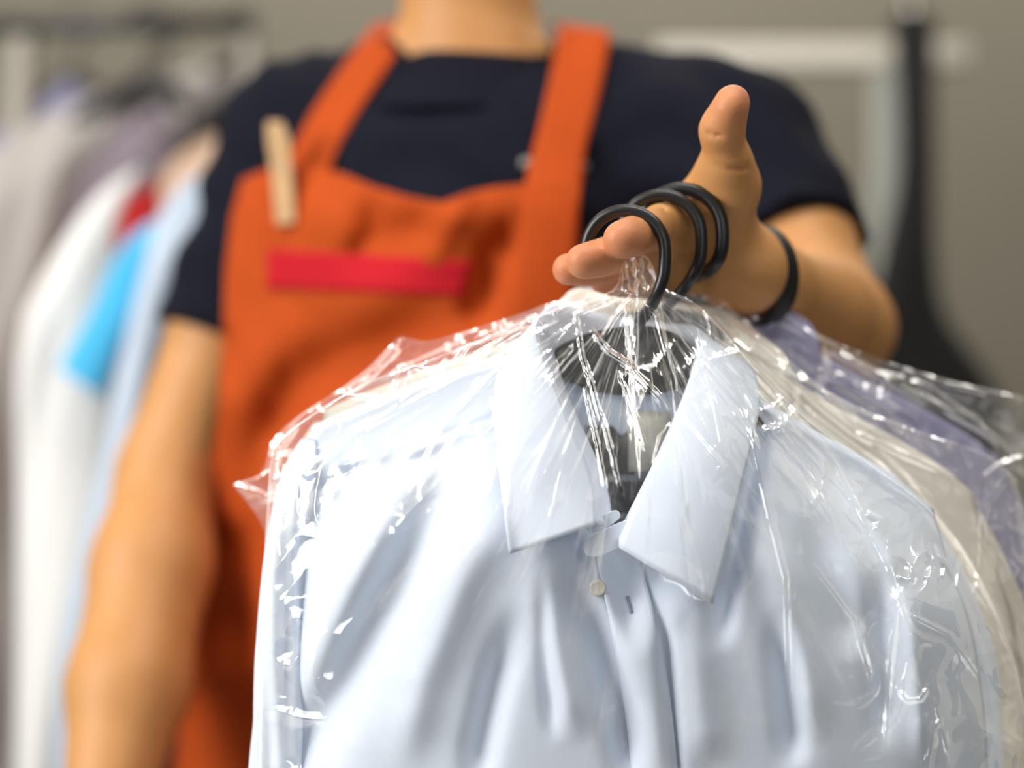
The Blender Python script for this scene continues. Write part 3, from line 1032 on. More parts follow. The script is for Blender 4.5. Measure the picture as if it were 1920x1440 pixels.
def build_shirt(label, mat, pl, seed, nu=170, nv=150, bulge=0.045, back=0.02, detail=True, group='laundered shirts held out on hangers'):
    org = pl(1180, 700, 0.0)
    t = thing('dress_shirt', label, 'shirt', org, group)
    S, u, v = coons(T_SH, L_SH, R_SH, nu, nv, vpow=1.15)
    Dd = shirt_depth(S, u, v, True, bulge, back, seed)
    Bk, u2, v2 = coons(T_BK, L_SH, R_SH, nu, nv, vpow=1.15)
    Db = shirt_depth(Bk, u2, v2, False, bulge, back, seed + 1)
    Vf = pl(S[..., 0], S[..., 1], Dd).reshape(-1, 3)
    Vb = pl(Bk[..., 0], Bk[..., 1], Db).reshape(-1, 3)
    n = nu * nv
    ff = grid_faces(nv, nu).tolist()
    fb = grid_faces(nv, nu, n, flip=True).tolist()
    a = np.arange(n).reshape(nv, nu)
    fb += [[int(a[j, 0]), int(a[j + 1, 0]), int(a[j + 1, 0] + n), int(a[j, 0] + n)] for j in range(nv - 1)]
    fb += [[int(a[j + 1, -1]), int(a[j, -1]), int(a[j, -1] + n), int(a[j + 1, -1] + n)] for j in range(nv - 1)]
    o = link_mesh('shirt_body', np.vstack([Vf, Vb]), ff + fb, mat, t)
    # px-space lookup of the front surface
    bv = BVHTree.FromPolygons(np.concatenate([S, Dd[..., None] * 1000], -1).reshape(-1, 3).tolist(), grid_faces(nv, nu).tolist())

    def surf(x, y):
        h = bv.ray_cast(Vector((x, y, -2000)), Vector((0, 0, 1)))
        return None if h[0] is None else h[0].z / 1000
    # collar: the turned-down leaf
    Fc, Oc, Nc = sym(FCOL), sym(OCOL), sym(NCOL)
    # match the three curves by index of their control points
    def ctrl(C):
        C = np.asarray(C, float)
        k = np.arange(len(C))
        q = np.vstack([2 * C[0] - C[1], C, 2 * C[-1] - C[-2]])
        s = np.linspace(0, len(C) - 1, 150)
        i = np.clip(s.astype(int), 0, len(C) - 2)
        tq = (s - i)[:, None]
        p0, p1, p2, p3 = q[i], q[i + 1], q[i + 2], q[i + 3]
        return 0.5 * (2 * p1 + (-p0 + p2) * tq + (2 * p0 - 5 * p1 + 4 * p2 - p3) * tq ** 2 + (-p0 + 3 * p1 - 3 * p2 + p3) * tq ** 3)
    Fc, Oc, Nc = ctrl(FCOL), ctrl(OCOL), ctrl(NCOL)
    m = 26
    w = np.linspace(0, 1, m)[None, :, None]
    G = Fc[:, None] * (1 - w) + Oc[:, None] * w
    # rolled fold: the leaf bows outwards just below the fold edge
    bow = np.sin(np.pi * np.clip(w[..., 0], 0, 1)) ** 0.8
    front_w = np.interp(np.arange(150), [0, 45, 70, 85, 105, 149], [1, 1, -1, -1, 1, 1])[:, None]
    G[..., 2] -= 0.006 * bow * front_w
    for i in range(150):
        for j in range(m):
            h = surf(G[i, j, 0], G[i, j, 1])
            if h is not None and front_w[i, 0] > 0:
                G[i, j, 2] = min(G[i, j, 2], h - 0.004 - 0.008 * (j / (m - 1)) ** 2)
    for _ in range(4):
        Z = G[..., 2]
        Zs = Z.copy()
        Zs[1:-1, 1:-1] = (Z[:-2, 1:-1] + Z[2:, 1:-1] + Z[1:-1, :-2] + Z[1:-1, 2:]) / 4
        G[..., 2] = np.where(front_w > 0, np.minimum(Zs, Z + 0.001), Z)
    co = link_mesh('collar', pl(G[..., 0], G[..., 1], G[..., 2]).reshape(-1, 3), grid_faces(150, m), mat, t)
    solidify(co, 0.0016, 0)
    # stitching line along the leaf edge is a raised seam
    sm = G[3:-3, m - 3]
    ps = pl(sm[:, 0], sm[:, 1], sm[:, 2] - 0.0006)
    # stand: the band inside the neck
    w2 = np.linspace(0, 1, 8)[None, :, None]
    H = Fc[:, None] * (1 - w2) + Nc[:, None] * w2
    st = link_mesh('collar_stand', pl(H[..., 0], H[..., 1], H[..., 2]).reshape(-1, 3), grid_faces(150, 8, flip=True), mat, t)
    solidify(st, 0.0016, 0)
    # sleeves
    for sidek in (0, 1):
        if sidek == 0:
            path = [(594, 822), (566, 880), (548, 960), (534, 1060), (526, 1200), (520, 1360), (512, 1560), (508, 1740)]
            wid = [26, 38, 44, 46, 46, 46, 44, 40]
            dep = [0.022, 0.022, 0.020, 0.018, 0.016, 0.014, 0.014, 0.014]
        else:
            path = [(1728, 975), (1762, 1050), (1796, 1130), (1824, 1220), (1842, 1340), (1850, 1480), (1856, 1600), (1860, 1740)]
            wid = [24, 32, 34, 34, 34, 34, 34, 34]
            dep = [0.026, 0.034, 0.038, 0.038, 0.038, 0.038, 0.038, 0.038]
        n_ = 60
        pc = spline(path, n_)
        ss = np.linspace(0, 1, n_)
        ww = np.interp(ss, np.linspace(0, 1, 8), wid)
        dp = np.interp(ss, np.linspace(0, 1, 8), dep)
        an = np.linspace(0, 2 * math.pi, 40, endpoint=False)
        rr = 1 + 0.12 * np.sin(3 * an[None] + 5 * ss[:, None]) + 0.08 * np.sin(7 * an[None] - 11 * ss[:, None])
        x = pc[:, 0:1] + ww[:, None] * np.cos(an)[None] * rr
        y = np.repeat(pc[:, 1:2], 40, 1)
        d = dp[:, None] + 0.020 * np.sin(an)[None] * rr * smoothstep(-0.05, 0.12, ss)[:, None]
        f = grid_faces(n_, 40, wrap=True).tolist() + [list(range(40)), [(n_ - 1) * 40 + k for k in range(40)][::-1]]
        link_mesh('sleeve', pl(x, y, d).reshape(-1, 3), f, mat, t)

    def lay(name, rows, mt, n=40, m=10, lift=0.002, thick=0.0012):
        Lq = spline([r[0] for r in rows], n); Rq = spline([r[1] for r in rows], n)
        tq = np.linspace(0, 1, m)[None, :, None]
        Gq = Lq[:, None] * (1 - tq) + Rq[:, None] * tq
        dq = np.zeros((n, m))
        last = -0.04
        for i in range(n):
            for j in range(m):
                h = surf(Gq[i, j, 0], Gq[i, j, 1])
                last = h - lift if h is not None else last
                dq[i, j] = last
        ob = link_mesh(name, pl(Gq[..., 0], Gq[..., 1], dq).reshape(-1, 3), grid_faces(n, m), mt, t)
        solidify(ob, thick, 0)
        return ob, Gq, dq
    lay('placket', [((1112, 1010), (1188, 1010)), ((1122, 1060), (1208, 1080)), ((1150, 1200), (1238, 1200)), ((1176, 1358), (1262, 1358)), ((1190, 1520), (1276, 1520)), ((1200, 1700), (1286, 1700))], mat, 60, 10, 0.0035)
    if detail:
        # rounded end of the collar band and its fellow underneath
        for nm, c, rx, ry, rot, lift in (('collar_band_end', (1152, 1008), 62, 22, -0.44, 0.010), ('collar_band_end', (1132, 978), 34, 12, -0.50, 0.008)):
            an = np.linspace(0, 2 * math.pi, 32, endpoint=False)
            ex = rx * np.sign(np.cos(an)) * np.abs(np.cos(an)) ** 0.7; ey = ry * np.sign(np.sin(an)) * np.abs(np.sin(an)) ** 0.7
            x = c[0] + ex * math.cos(rot) - ey * math.sin(rot); y = c[1] + ex * math.sin(rot) + ey * math.cos(rot)
            d = np.full(32, -0.036 - lift)
            V_ = np.vstack([pl(x, y, d), pl(x, y, d + 0.002)])
            f = [list(range(32)), list(range(32, 64))[::-1]] + [[i, i + 32, (i + 1) % 32 + 32, (i + 1) % 32] for i in range(32)]
            ob = link_mesh(nm, V_, f, mat, t, smooth=False)
            bevel(ob, 0.0005)
        # buttons on the under-placket and the buttonholes
        for bx, by in ((1121, 1102), (1228, 1500)):
            h = surf(bx, by)
            h = -0.05 if h is None else h
            c = pl(bx, by, h - 0.0028)
            rr_ = [0.0, 0.0030, 0.0040, 0.0050, 0.0054, 0.0050, 0.0]
            hh_ = [-0.0004, -0.0004, -0.0010, -0.0010, -0.0002, 0.0010, 0.0010]
            an = np.linspace(0, 2 * math.pi, 28, endpoint=False)
            V_ = np.array([[c + [r * math.cos(a_), hq, r * math.sin(a_)] for a_ in an] for r, hq in zip(rr_, hh_)])
            link_mesh('button', V_.reshape(-1, 3), grid_faces(7, 28, wrap=True), M['button'], t)
        lay('buttonhole', [((1174, 1118), (1179, 1117)), ((1181, 1150), (1186, 1149))], M['lavender'], 6, 3, 0.0052, 0.0008)
        # labels sewn inside the back of the neck
        for nm, (x0, y0, x1, y1), mt, dd, lb in (
                ('neck_label', (1098, 798, 1190, 890), M['label'], 0.028, 'black woven label'),
                ('size_tag', (1178, 772, 1256, 884), M['tag'], 0.0262, 'cream tag'),
                ('neck_label', (1142, 902, 1216, 962), M['label'], 0.0272, 'small black label')):
            n_ = 8
            xx, yy = np.meshgrid(np.linspace(x0, x1, n_), np.linspace(y0, y1, n_))
            dq = dd + 0.0012 * np.sin(xx / 14)
            ob = link_mesh(nm, pl(xx, yy, dq).reshape(-1, 3), grid_faces(n_, n_), mt, t)
            solidify(ob, 0.001, 0)
            ob['label'] = lb
    # meshes for draping the cover
    colb = BVHTree.FromPolygons(np.concatenate([G[..., :2], G[..., 2:] * 1000], -1).reshape(-1, 3).tolist(), grid_faces(150, m).tolist())
    return t, (bv, colb)


print('shirts')
PL1 = Place(0, 0, 1.0, D0, 1.0)
PL2 = Place(50, -32, 1.04, 1.172, 0.42)
PL3 = Place(98, -84, 1.06, 1.215, 0.42, 1.15)
sh1, look1 = build_shirt('pale blue button-up shirt under clear film at the front of the bunch', M['blue'], PL1, 21, 230, 200)
sh2, look2 = build_shirt('cream shirt on its hanger between the pale blue and the lavender shirt', M['cream'], PL2, 31, 110, 90, detail=False)
sh3, look3 = build_shirt('lavender shirt at the back of the bunch, beside the wristband', M['lavender'], PL3, 41, 110, 90, detail=False)


# ------------------------------------------------------------------ hangers
def build_hanger(label, pl, ring, ring_depth, neck_px, tilt=-0.008, gauge=0.0041):
    """ring=(cx, cy, r) of the hook in picture points; the blade lies inside the shirt's shoulders"""
    org = P(ring[0], ring[1], ring_depth)
    t = thing('clothes_hanger', label, 'hanger', org, 'black hangers hooked over the fingers')
    top = [(668, 800), (767, 758), (900, 706), (1010, 672), (1060, 642), (1110, 622), (1165, 612), (1200, 610), (1240, 616), (1290, 640), (1340, 700), (1440, 790), (1560, 864), (1660, 924)]
    bot = [(674, 816), (770, 778), (900, 738), (1010, 722), (1060, 716), (1110, 734), (1165, 742), (1200, 742), (1240, 738), (1290, 726), (1340, 745), (1440, 812), (1560, 884), (1654, 940)]
    n = 90
    A = by_x(top, n); B = by_x(bot, n)
    C = (A + B) / 2
    H = (B - A) / 2
    an = np.linspace(0, 2 * math.pi, 20, endpoint=False)
    ct = np.sign(np.cos(an)) * np.abs(np.cos(an)) ** 0.6; sn = np.sign(np.sin(an)) * np.abs(np.sin(an)) ** 0.6
    x = C[:, :1] + H[:, :1] * ct[None]
    y = C[:, 1:] + H[:, 1:] * ct[None]
    base = 0.018
    th = 0.0055
    d = base + th * sn[None] + 0 * x
    f = grid_faces(n, 20, wrap=True).tolist() + [list(range(20)), [(n - 1) * 20 + k for k in range(20)][::-1]]
    link_mesh('hanger_arm', pl(x, y, d).reshape(-1, 3), f, M['black'], t)
    # hook: a three-quarter ring that runs down into the stem
    cx, cy, r = ring
    a0 = np.radians(np.linspace(178, -12, 66))      # from the left end over the top and down the right side
    px = cx + r * np.cos(a0); py = cy - r * np.sin(a0)
    q = [(x_, y_, ring_depth + tilt * (x_ - cx) / r) for x_, y_ in zip(px, py)]
    sx_, sy_ = neck_px
    end = pl(1196, 622, base)
    # stem in picture points
    ex = end[0] / end[1] * K + 960; ey = 720 - (end[2] - CAMZ) / end[1] * K
    lx, ly, _ = q[-1]
    st = spline([q[-4][:2], q[-1][:2], (lx - 1, ly + 34), (lx * 0.55 + ex * 0.45, (ly + 34) * 0.5 + ey * 0.5), (ex, ey - 12), (ex, ey + 30)], 26)
    dd = q[-4][2] + (end[1] - q[-4][2]) * smoothstep(0.35, 1.0, np.linspace(0, 1, 26))
    q = q[:-4] + [(a, b, c) for (a, b), c in zip(st, dd)]
    pts = np.array([P(*w) for w in q])
    sl = np.r_[0, np.cumsum(np.linalg.norm(np.diff(pts, axis=0), axis=1))]
    su = np.linspace(0, sl[-1], 110)
    pts = np.stack([np.interp(su, sl, pts[:, k]) for k in range(3)], -1)
    for _ in range(24):
        pts[1:-1] = (pts[:-2] + 2 * pts[1:-1] + pts[2:]) / 4
    rad = np.full(len(pts), gauge)
    rad[0] = gauge * 0.65
    v, f = tube(pts, rad, 14)
    link_mesh('hook', v, f, M['black'], t)
    return t


hg1 = build_hanger('black plastic hanger in the pale blue shirt, hook nearest the fingertips', PL1, (1173, 468, 75), 1.106, (1196, 600))
hg2 = build_hanger('black plastic hanger of the cream shirt, middle hook on the fingers', PL2, (1240, 440, 76), 1.130, (1236, 575))
hg3 = build_hanger('black plastic hanger of the lavender shirt, hook closest to the palm', PL3, (1278, 430, 78), 1.138, (1290, 530), tilt=-0.010, gauge=0.0046)

# ------------------------------------------------------------------ clear film covers
print('film')


def build_cover(label, mat, top, left, right, depth, looks, pl, apex, nu, nv, seed, bulge, creases, crumple, backd, gain=1.0):
    S, u, v = coons(top, left, right, nu, nv, mix=0.35, vpow=1.1)
    x, y = S[..., 0], S[..., 1]
    prof = np.sqrt(np.maximum(0, 1 - np.abs(2 * u - 1) ** 3))[None, :]
    vv = np.broadcast_to(v[:, None], x.shape)
    d = 0.012 - (bulge + 0.012) * prof * (0.25 + 0.75 * smoothstep(0, 0.35, vv))
    # cling to the cloth
    step = 3
    if looks is not None:
        h = np.full(x.shape, np.nan)
        xi = 1180 + (x - 1180 - pl.dx) / pl.sx; yi = y - pl.dy
        for j in range(0, nv, step):
            for i in range(0, nu, step):
                best = np.nan
                for b in looks:
                    r = b.ray_cast(Vector((xi[j, i], yi[j, i], -2000)), Vector((0, 0, 1)))
                    if r[0] is not None and (np.isnan(best) or r[0].z / 1000 < best):
                        best = r[0].z / 1000
                h[j:j + step, i:i + step] = best * pl.flat if not np.isnan(best) else np.nan
        hh = np.where(np.isnan(h), 9, h)
        d = np.minimum(d, hh - 0.003)
        # taut film bridges hollows: keep it from diving far behind neighbours
        for _ in range(10):
            dp = np.pad(d, 1, mode='edge')
            ds = (dp[:-2, 1:-1] + dp[2:, 1:-1] + dp[1:-1, :-2] + dp[1:-1, 2:]) / 4
            d = np.minimum(ds, hh - 0.0022)
    ax_, ay_ = apex
    r = np.hypot(x - ax_, y - ay_) + 1
    th = np.arctan2(x - ax_, y - ay_)
    # pleats that radiate from the gathered top and fade down
    pl1 = ridge(th * 9 + 0.4 * np.sin(r / 120), r / 420, seed) ** 3
    pl2 = ridge(th * 21 + 0.5 * vnoise(th * 4, r / 150, seed + 5), r / 260, seed + 1) ** 3
    fade = np.exp(-r / 420.0)
    rr_ = np.minimum(r, 420) * 0.00035
    wr = -rr_ * (0.016 * pl1 + 0.008 * pl2) * (0.25 + fade) * smoothstep(0, 40, r)
    # crumples along the rim and down the sides
    rim = np.exp(-np.minimum(np.minimum(u, 1 - u)[None, :] * 8, vv * 7) * 1.3)
    rim = np.maximum(rim, 1.0 * (smoothstep(0.70, 0.88, u)[None, :] * smoothstep(0.02, 0.2, vv)))
    cr1 = ridge(x / 70 + y / 160 + 2 * vnoise(x / 90, y / 90, seed + 2), y / 95 - x / 210, seed + 3) ** 3
    cr2 = ridge(x / 30 + 2 * vnoise(x / 60, y / 60, seed + 6), y / 38, seed + 4) ** 2
    wr -= crumple * (0.0034 * cr1 + 0.0010 * cr2) * (0.12 + 0.88 * rim)
    knot = np.exp(-(np.hypot(x - ax_, y - ay_ + 25) / 48.0) ** 2)
    wr -= 0.010 * knot * (ridge(x / 15 + y / 60, y / 34 - x / 50, seed + 12) ** 2 - 0.3)
    wr += gain * apply_folds(x, y, creases, sharp=True)
    edge = smoothstep(0, 0.015, np.minimum(u, 1 - u))[None, :] * smoothstep(0, 0.01, vv + 0.004)
    d = d + wr * (0.25 + 0.75 * edge)
    Vf = PA(x, y, depth + d)
    # back sheet, coarser
    nb = 6
    bi = np.unique(np.r_[0:nu:nb, nu - 1]); bj = np.unique(np.r_[0:nv:nb, nv - 1])
    xb, yb = x[np.ix_(bj, bi)], y[np.ix_(bj, bi)]
    ub, vb = u[bi], v[bj]
    pb = np.sqrt(np.maximum(0, 1 - np.abs(2 * ub - 1) ** 3))[None, :]
    db = d[np.ix_(bj, bi)] * 0 + 0.012 + backd * pb * smoothstep(0, 0.1, vb)[:, None] + 0.004 * crumple * (ridge(xb / 80, yb / 90, seed + 9) - 0.5)
    db[0] = d[0, bi]
    db[:, 0] = d[bj, 0]; db[:, -1] = d[bj, -1]
    Vb = PA(xb, yb, depth + db)
    faces = np.vstack([grid_faces(nv, nu), grid_faces(len(bj), len(bi), nu * nv, flip=True)])
    V = np.vstack([Vf.reshape(-1, 3), Vb.reshape(-1, 3)])
    o = link_mesh('garment_cover', V, faces, mat, None, origin=P(apex[0], apex[1], depth))
    tag(o, label, 'plastic cover', 'clear film covers over the held shirts')
    return o


C1T = [(505, 880), (522, 826), (600, 766), (690, 716), (800, 676), (900, 636), (985, 600), (1060, 572), (1130, 553), (1158, 532), (1164, 500), (1176, 480), (1196, 472),
       (1214, 482), (1226, 502), (1234, 528), (1252, 544), (1300, 566), (1355, 618), (1420, 694), (1520, 790), (1620, 862), (1720, 935), (1795, 1010)]
C1L = [(505, 880), (497, 1010), (486, 1200), (478, 1480), (470, 1740)]
C1R = [(1795, 1010), (1850, 1105), (1896, 1220), (1925, 1350), (1945, 1500), (1950, 1740)]
CR1 = [
    ([(1190, 545), (1080, 590), (1092, 670), (1109, 720), (1130, 800)], 3.5, -0.0035),
    ([(1196, 560), (1231, 589), (1244, 641), (1264, 712), (1267, 746)], 3.5, -0.0040),
    ([(1099, 605), (1141, 660), (1176, 682), (1234, 744), (1262, 790)], 4.0, -0.0040),
    ([(1273, 783), (1328, 847), (1354, 873), (1338, 896)], 4.5, -0.0035),
    ([(1265, 790), (1240, 820), (1225, 880)], 4, -0.003),
    ([(1095, 720), (1120, 830), (1140, 940)], 3, -0.003),
    ([(1130, 780), (1150, 860), (1165, 930)], 3, -0.003),
    ([(1160, 700), (1190, 770), (1215, 850)], 3, -0.003),
    ([(1195, 545), (1150, 600), (1128, 640)], 4, -0.003),
    ([(1197, 490), (1200, 530), (1198, 570)], 5, -0.004),
    ([(1060, 590), (987, 643), (837, 793), (773, 920)], 6, -0.0035),
    ([(1040, 588), (940, 670), (673, 807), (580, 893)], 6, -0.0035),
    ([(1020, 590), (860, 690), (690, 775)], 5, -0.003),
    ([(1100, 580), (1000, 700), (960, 850), (950, 1000)], 5, -0.0025),
    ([(880, 790), (800, 900), (790, 925)], 6, -0.003),
    ([(1340, 640), (1400, 760), (1439, 949), (1473, 1083), (1482, 1358)], 5.5, -0.0038),
    ([(1300, 600), (1340, 760), (1360, 860)], 4, -0.003),
    ([(1380, 680), (1500, 860), (1580, 1010)], 5, -0.003),
    ([(1420, 700), (1560, 860), (1664, 1058), (1707, 1183), (1764, 1220)], 5, -0.0038),
    ([(1679, 1152), (1668, 1250), (1660, 1420)], 5, -0.0040),
    ([(1682, 1290), (1701, 1314), (1726, 1311), (1742, 1286)], 4, -0.004),
    ([(1801, 1225), (1836, 1272)], 5, -0.004),
    ([(1848, 1165), (1890, 1218)], 5, -0.004),
    ([(1620, 960), (1650, 975), (1640, 1000)], 6, -0.005),
    ([(1750, 1040), (1775, 1060), (1770, 1090)], 7, -0.005),
    ([(1680, 1080), (1720, 1090)], 8, -0.005),
    ([(1430, 810), (1470, 800)], 7, -0.004),
    ([(1755, 1320), (1780, 1420)], 5, -0.004),
    ([(1700, 1150), (1780, 1190), (1830, 1260)], 4, -0.003),
    ([(1510, 1040), (1600, 1160), (1640, 1300)], 4, -0.0025),
]
c1 = build_cover('clear film cover with radiating creases over the front pale blue shirt', M['film1'], C1T, C1L, C1R, D0, look1, PL1,
                 (1197, 530), 600, 440, 3, 0.062, CR1, 1.6, 0.012, 0.85)
C2T = [(437, 908), (496, 884), (508, 832), (560, 780), (640, 728), (690, 690), (728, 652), (752, 632), (800, 640), (870, 622), (960, 594), (1040, 566),
       (1120, 550), (1200, 534), (1236, 505), (1250, 528), (1300, 545), (1350, 560), (1440, 640), (1560, 738), (1700, 800), (1840, 848), (1908, 900)]
C2L = [(437, 908), (500, 1012), (488, 1200), (478, 1480), (470, 1740)]
C2R = [(1908, 900), (1935, 1050), (1960, 1300), (1980, 1500), (1990, 1740)]
CR2 = [([(1260, 560), (1400, 660), (1520, 780), (1680, 900)], 5, -0.005), ([(1280, 560), (1440, 680), (1600, 810), (1800, 900)], 5, -0.005),
       ([(1290, 590), (1400, 700), (1500, 800)], 4, -0.005), ([(1330, 620), (1440, 740), (1540, 830)], 4, -0.005),
       ([(1340, 580), (1480, 700), (1640, 790)], 4, -0.005), ([(1380, 610), (1500, 720), (1560, 760)], 5, -0.005),
       ([(1240, 545), (1330, 600), (1380, 660)], 4, -0.004), ([(1200, 545), (1100, 580), (960, 620)], 5, -0.004),
       ([(1180, 550), (1000, 600), (830, 660), (700, 720)], 5, -0.004), ([(760, 640), (700, 700), (640, 745)], 5, -0.005),
       ([(560, 790), (520, 850), (510, 900)], 5, -0.005), ([(445, 910), (500, 930)], 4, -0.004), ([(490, 940), (520, 925)], 5, -0.004),
       ([(1600, 800), (1700, 900), (1800, 1040), (1890, 1200)], 5, -0.004), ([(1640, 860), (1760, 1000), (1860, 1150)], 5, -0.004)]
c2 = build_cover('clear crumpled film cover over the cream shirt, second in the bunch', M['film2'], C2T, C2L, C2R, 1.172, look2, PL2,
                 (1238, 535), 380, 240, 13, 0.016, CR2, 1.7, 0.010)
C3T = [(690, 800), (760, 740), (900, 660), (1040, 600), (1180, 548), (1270, 500), (1290, 512), (1390, 521), (1425, 545), (1500, 608), (1600, 656), (1700, 690), (1800, 718),
       (1930, 748), (2010, 800)]
C3L = [(690, 800), (680, 1000), (670, 1300), (660, 1740)]
C3R = [(2010, 800), (2030, 1000), (2040, 1300), (2050, 1740)]
CR3 = [([(1400, 530), (1560, 640), (1760, 715), (1910, 750)], 4, -0.004), ([(1480, 600), (1620, 690), (1760, 770)], 4, -0.005),
       ([(1560, 660), (1640, 700), (1760, 730)], 4, -0.005), ([(1520, 690), (1600, 720), (1700, 780)], 5, -0.005),
       ([(1640, 700), (1760, 760), (1880, 830)], 5, -0.005), ([(1700, 700), (1830, 790), (1900, 860)], 4, -0.004)]
c3 = build_cover('clear film cover over the lavender shirt, rearmost in the bunch', M['film3'], C3T, C3L, C3R, 1.215, look3, PL3,
                 (1275, 520), 300, 200, 23, 0.014, CR3, 1.6, 0.010)

# ------------------------------------------------------------------ the garments on the rack at the left
print('rack')


def hung(name, label, cat, mat, top, left, right, d, slope=0.0, thick=0.035, seed=0, group='garments on the rack at the left', foldamp=0.012, hook=True):
    nu, nv = 44, 50
    S, u, v = coons(top, left, right, nu, nv)
    x, y = S[..., 0], S[..., 1]
    x0 = np.mean([p[0] for p in top])
    base = d + slope * (x - x0) / 1000
    prof = np.sqrt(np.maximum(0, 1 - np.abs(2 * u - 1) ** 2.5))[None, :]
    capv = smoothstep(-0.05, 0.12, v)[:, None]
    fr_ = base - thick * prof * capv + foldamp * (vnoise(x / 55 + y / 300, y / 420, seed) - 0.5) * prof * 2
    bk_ = base + thick * prof * capv
    V = np.vstack([PA(x, y, fr_).reshape(-1, 3), PA(x, y, bk_).reshape(-1, 3)])
    n = nu * nv
    f = np.vstack([grid_faces(nv, nu), grid_faces(nv, nu, n, flip=True)]).tolist()
    a = np.arange(n).reshape(nv, nu)
    f += [[int(a[j + 1, 0]), int(a[j, 0]), int(a[j, 0] + n), int(a[j + 1, 0] + n)][::-1] for j in range(nv - 1)]
    f += [[int(a[j, -1]), int(a[j + 1, -1]), int(a[j + 1, -1] + n), int(a[j, -1] + n)][::-1] for j in range(nv - 1)]
    f += [[int(a[-1, i]), int(a[-1, i + 1]), int(a[-1, i + 1] + n), int(a[-1, i] + n)][::-1] for i in range(nu - 1)]
    org = P(x0, top[len(top) // 2][1], d)
    t = thing(name, label, cat, org, group)
    link_mesh('garment_body', V, f, mat, t)
    return t


EB = 1760
hung('hanging_shirt', 'lilac shirt on the rack, its shoulder showing at the far left', 'shirt', M['g_lav'],
     [(-60, 300), (20, 215), (90, 165), (150, 150)], [(-60, 300), (-80, 700), (-80, EB)], [(150, 150), (190, 600), (200, EB)], 2.55, 0, seed=1)
hung('hanging_shirt', 'warm white shirt nearest the left edge of the rack', 'shirt', M['g_warm'],
     [(-230, 420), (-60, 310), (20, 255), (120, 200), (200, 168), (280, 150)], [(-230, 420), (-250, 900), (-250, EB)], [(280, 150), (225, 240), (140, 360), (75, 560), (42, 800), (30, EB)], 2.15, 0.1, seed=2)
hung('hanging_shirt', 'mauve stand-in for the shade on the rack behind the warm white shirt', 'shirt', M['g_shade'],  # shaded part of the white shirts, drawn as a mauve garment
     [(60, 420), (120, 330), (190, 250), (260, 190), (300, 180)], [(60, 420), (50, 800), (40, EB)], [(300, 180), (330, 300), (340, 700), (330, EB)], 2.32, 0.1, seed=3)
hung('hanging_shirt', 'greyish white shirt on the rack, its shoulder beside the person\'s sleeve', 'shirt', M['g_warm'],
     [(250, 270), (290, 190), (340, 140), (400, 118), (450, 110)], [(250, 270), (262, 290), (270, 330)], [(450, 110), (430, 170), (330, 260)], 2.42, 0.1, thick=0.02, seed=4, foldamp=0.004)
hung('hanging_coat', 'black coat on the rack behind the dark red shirt', 'coat', M['g_black'],
     [(270, 300), (320, 235), (380, 195), (440, 175), (500, 170)], [(270, 300), (260, 800), (250, EB)], [(500, 170), (520, 600), (520, EB)], 2.55, 0, seed=5)
hung('hanging_shirt', 'peach shirt on the rack, a sliver above the pale blue-grey one', 'shirt', M['g_peach'],
     [(290, 350), (330, 300), (380, 265), (440, 240)], [(290, 350), (280, 800), (270, EB)], [(440, 240), (450, 700), (450, EB)], 2.22, 0, thick=0.02, seed=6, foldamp=0.006)
hung('hanging_shirt', 'dark red shirt on the rack, seen between the white and sky blue ones', 'shirt', M['g_red'],
     [(190, 430), (215, 390), (250, 362), (300, 338)], [(190, 430), (180, 700), (170, EB)], [(300, 338), (320, 600), (320, EB)], 2.12, 0, seed=7)
hung('hanging_shirt', 'white shirt on the rack left of the sky blue one', 'shirt', M['g_white'],
     [(45, 590), (90, 500), (140, 420), (190, 360), (250, 318), (270, 312)], [(45, 590), (28, 720), (30, 1000), (20, EB)], [(270, 312), (225, 400), (215, 520), (230, 700), (245, 900), (220, 1200), (200, EB)], 1.98, 0.1, seed=8)
hung('hanging_shirt', 'sky blue shirt sleeve on the rack beside the white shirt', 'shirt', M['g_sky'],
     [(205, 500), (235, 455), (270, 425), (312, 405)], [(205, 500), (165, 590), (110, 690)], [(312, 405), (270, 560), (235, 640), (190, 745)], 1.90, 0.0, thick=0.02, seed=9, foldamp=0.004)
hung('hanging_shirt', 'pale blue-grey shirt on the rack next to the person\'s arm', 'shirt', M['g_pale'],
     [(262, 560), (285, 440), (320, 370), (370, 325), (430, 300)], [(262, 560), (220, 700), (190, 860), (150, 1020), (110, 1250), (90, EB)], [(430, 300), (410, 600), (330, 900), (250, 1200), (230, EB)], 1.86, 0.1, seed=10)
# rail, its post and hooks
rack = thing('clothes_rack', 'metal clothes rack with the hanging garments at the left', 'rack', P(40, 1440, 2.3) * [1, 1, 0])
v, f = tube([P(-320, 52, 2.3), P(60, 48, 2.3), P(470, 44, 2.3)], 0.012, 12)
link_mesh('rail', v, f, M['black'], rack)
for (xa, xb) in ((30, 48), (520, 520)):
    p0 = P(48 if xa == 30 else 470, 40, 2.32); p1 = p0.copy()
    p1[2] = 0.02
    if xa == 30:
        p1[0] = p0[0] - 0.10
    v, f = tube([p0 + [0, 0, -0.006], (p0 + p1) / 2, p1], 0.020 if xa == 30 else 0.014, 14)
    link_mesh('post', v, f, M['cream_metal'], rack)
    v, f = box((p1[0] - 0.03, p1[1] - 0.25, 0.0), (p1[0] + 0.03, p1[1] + 0.25, 0.03))
    bevel(link_mesh('foot', v, f, M['cream_metal'], rack, smooth=False), 0.006)

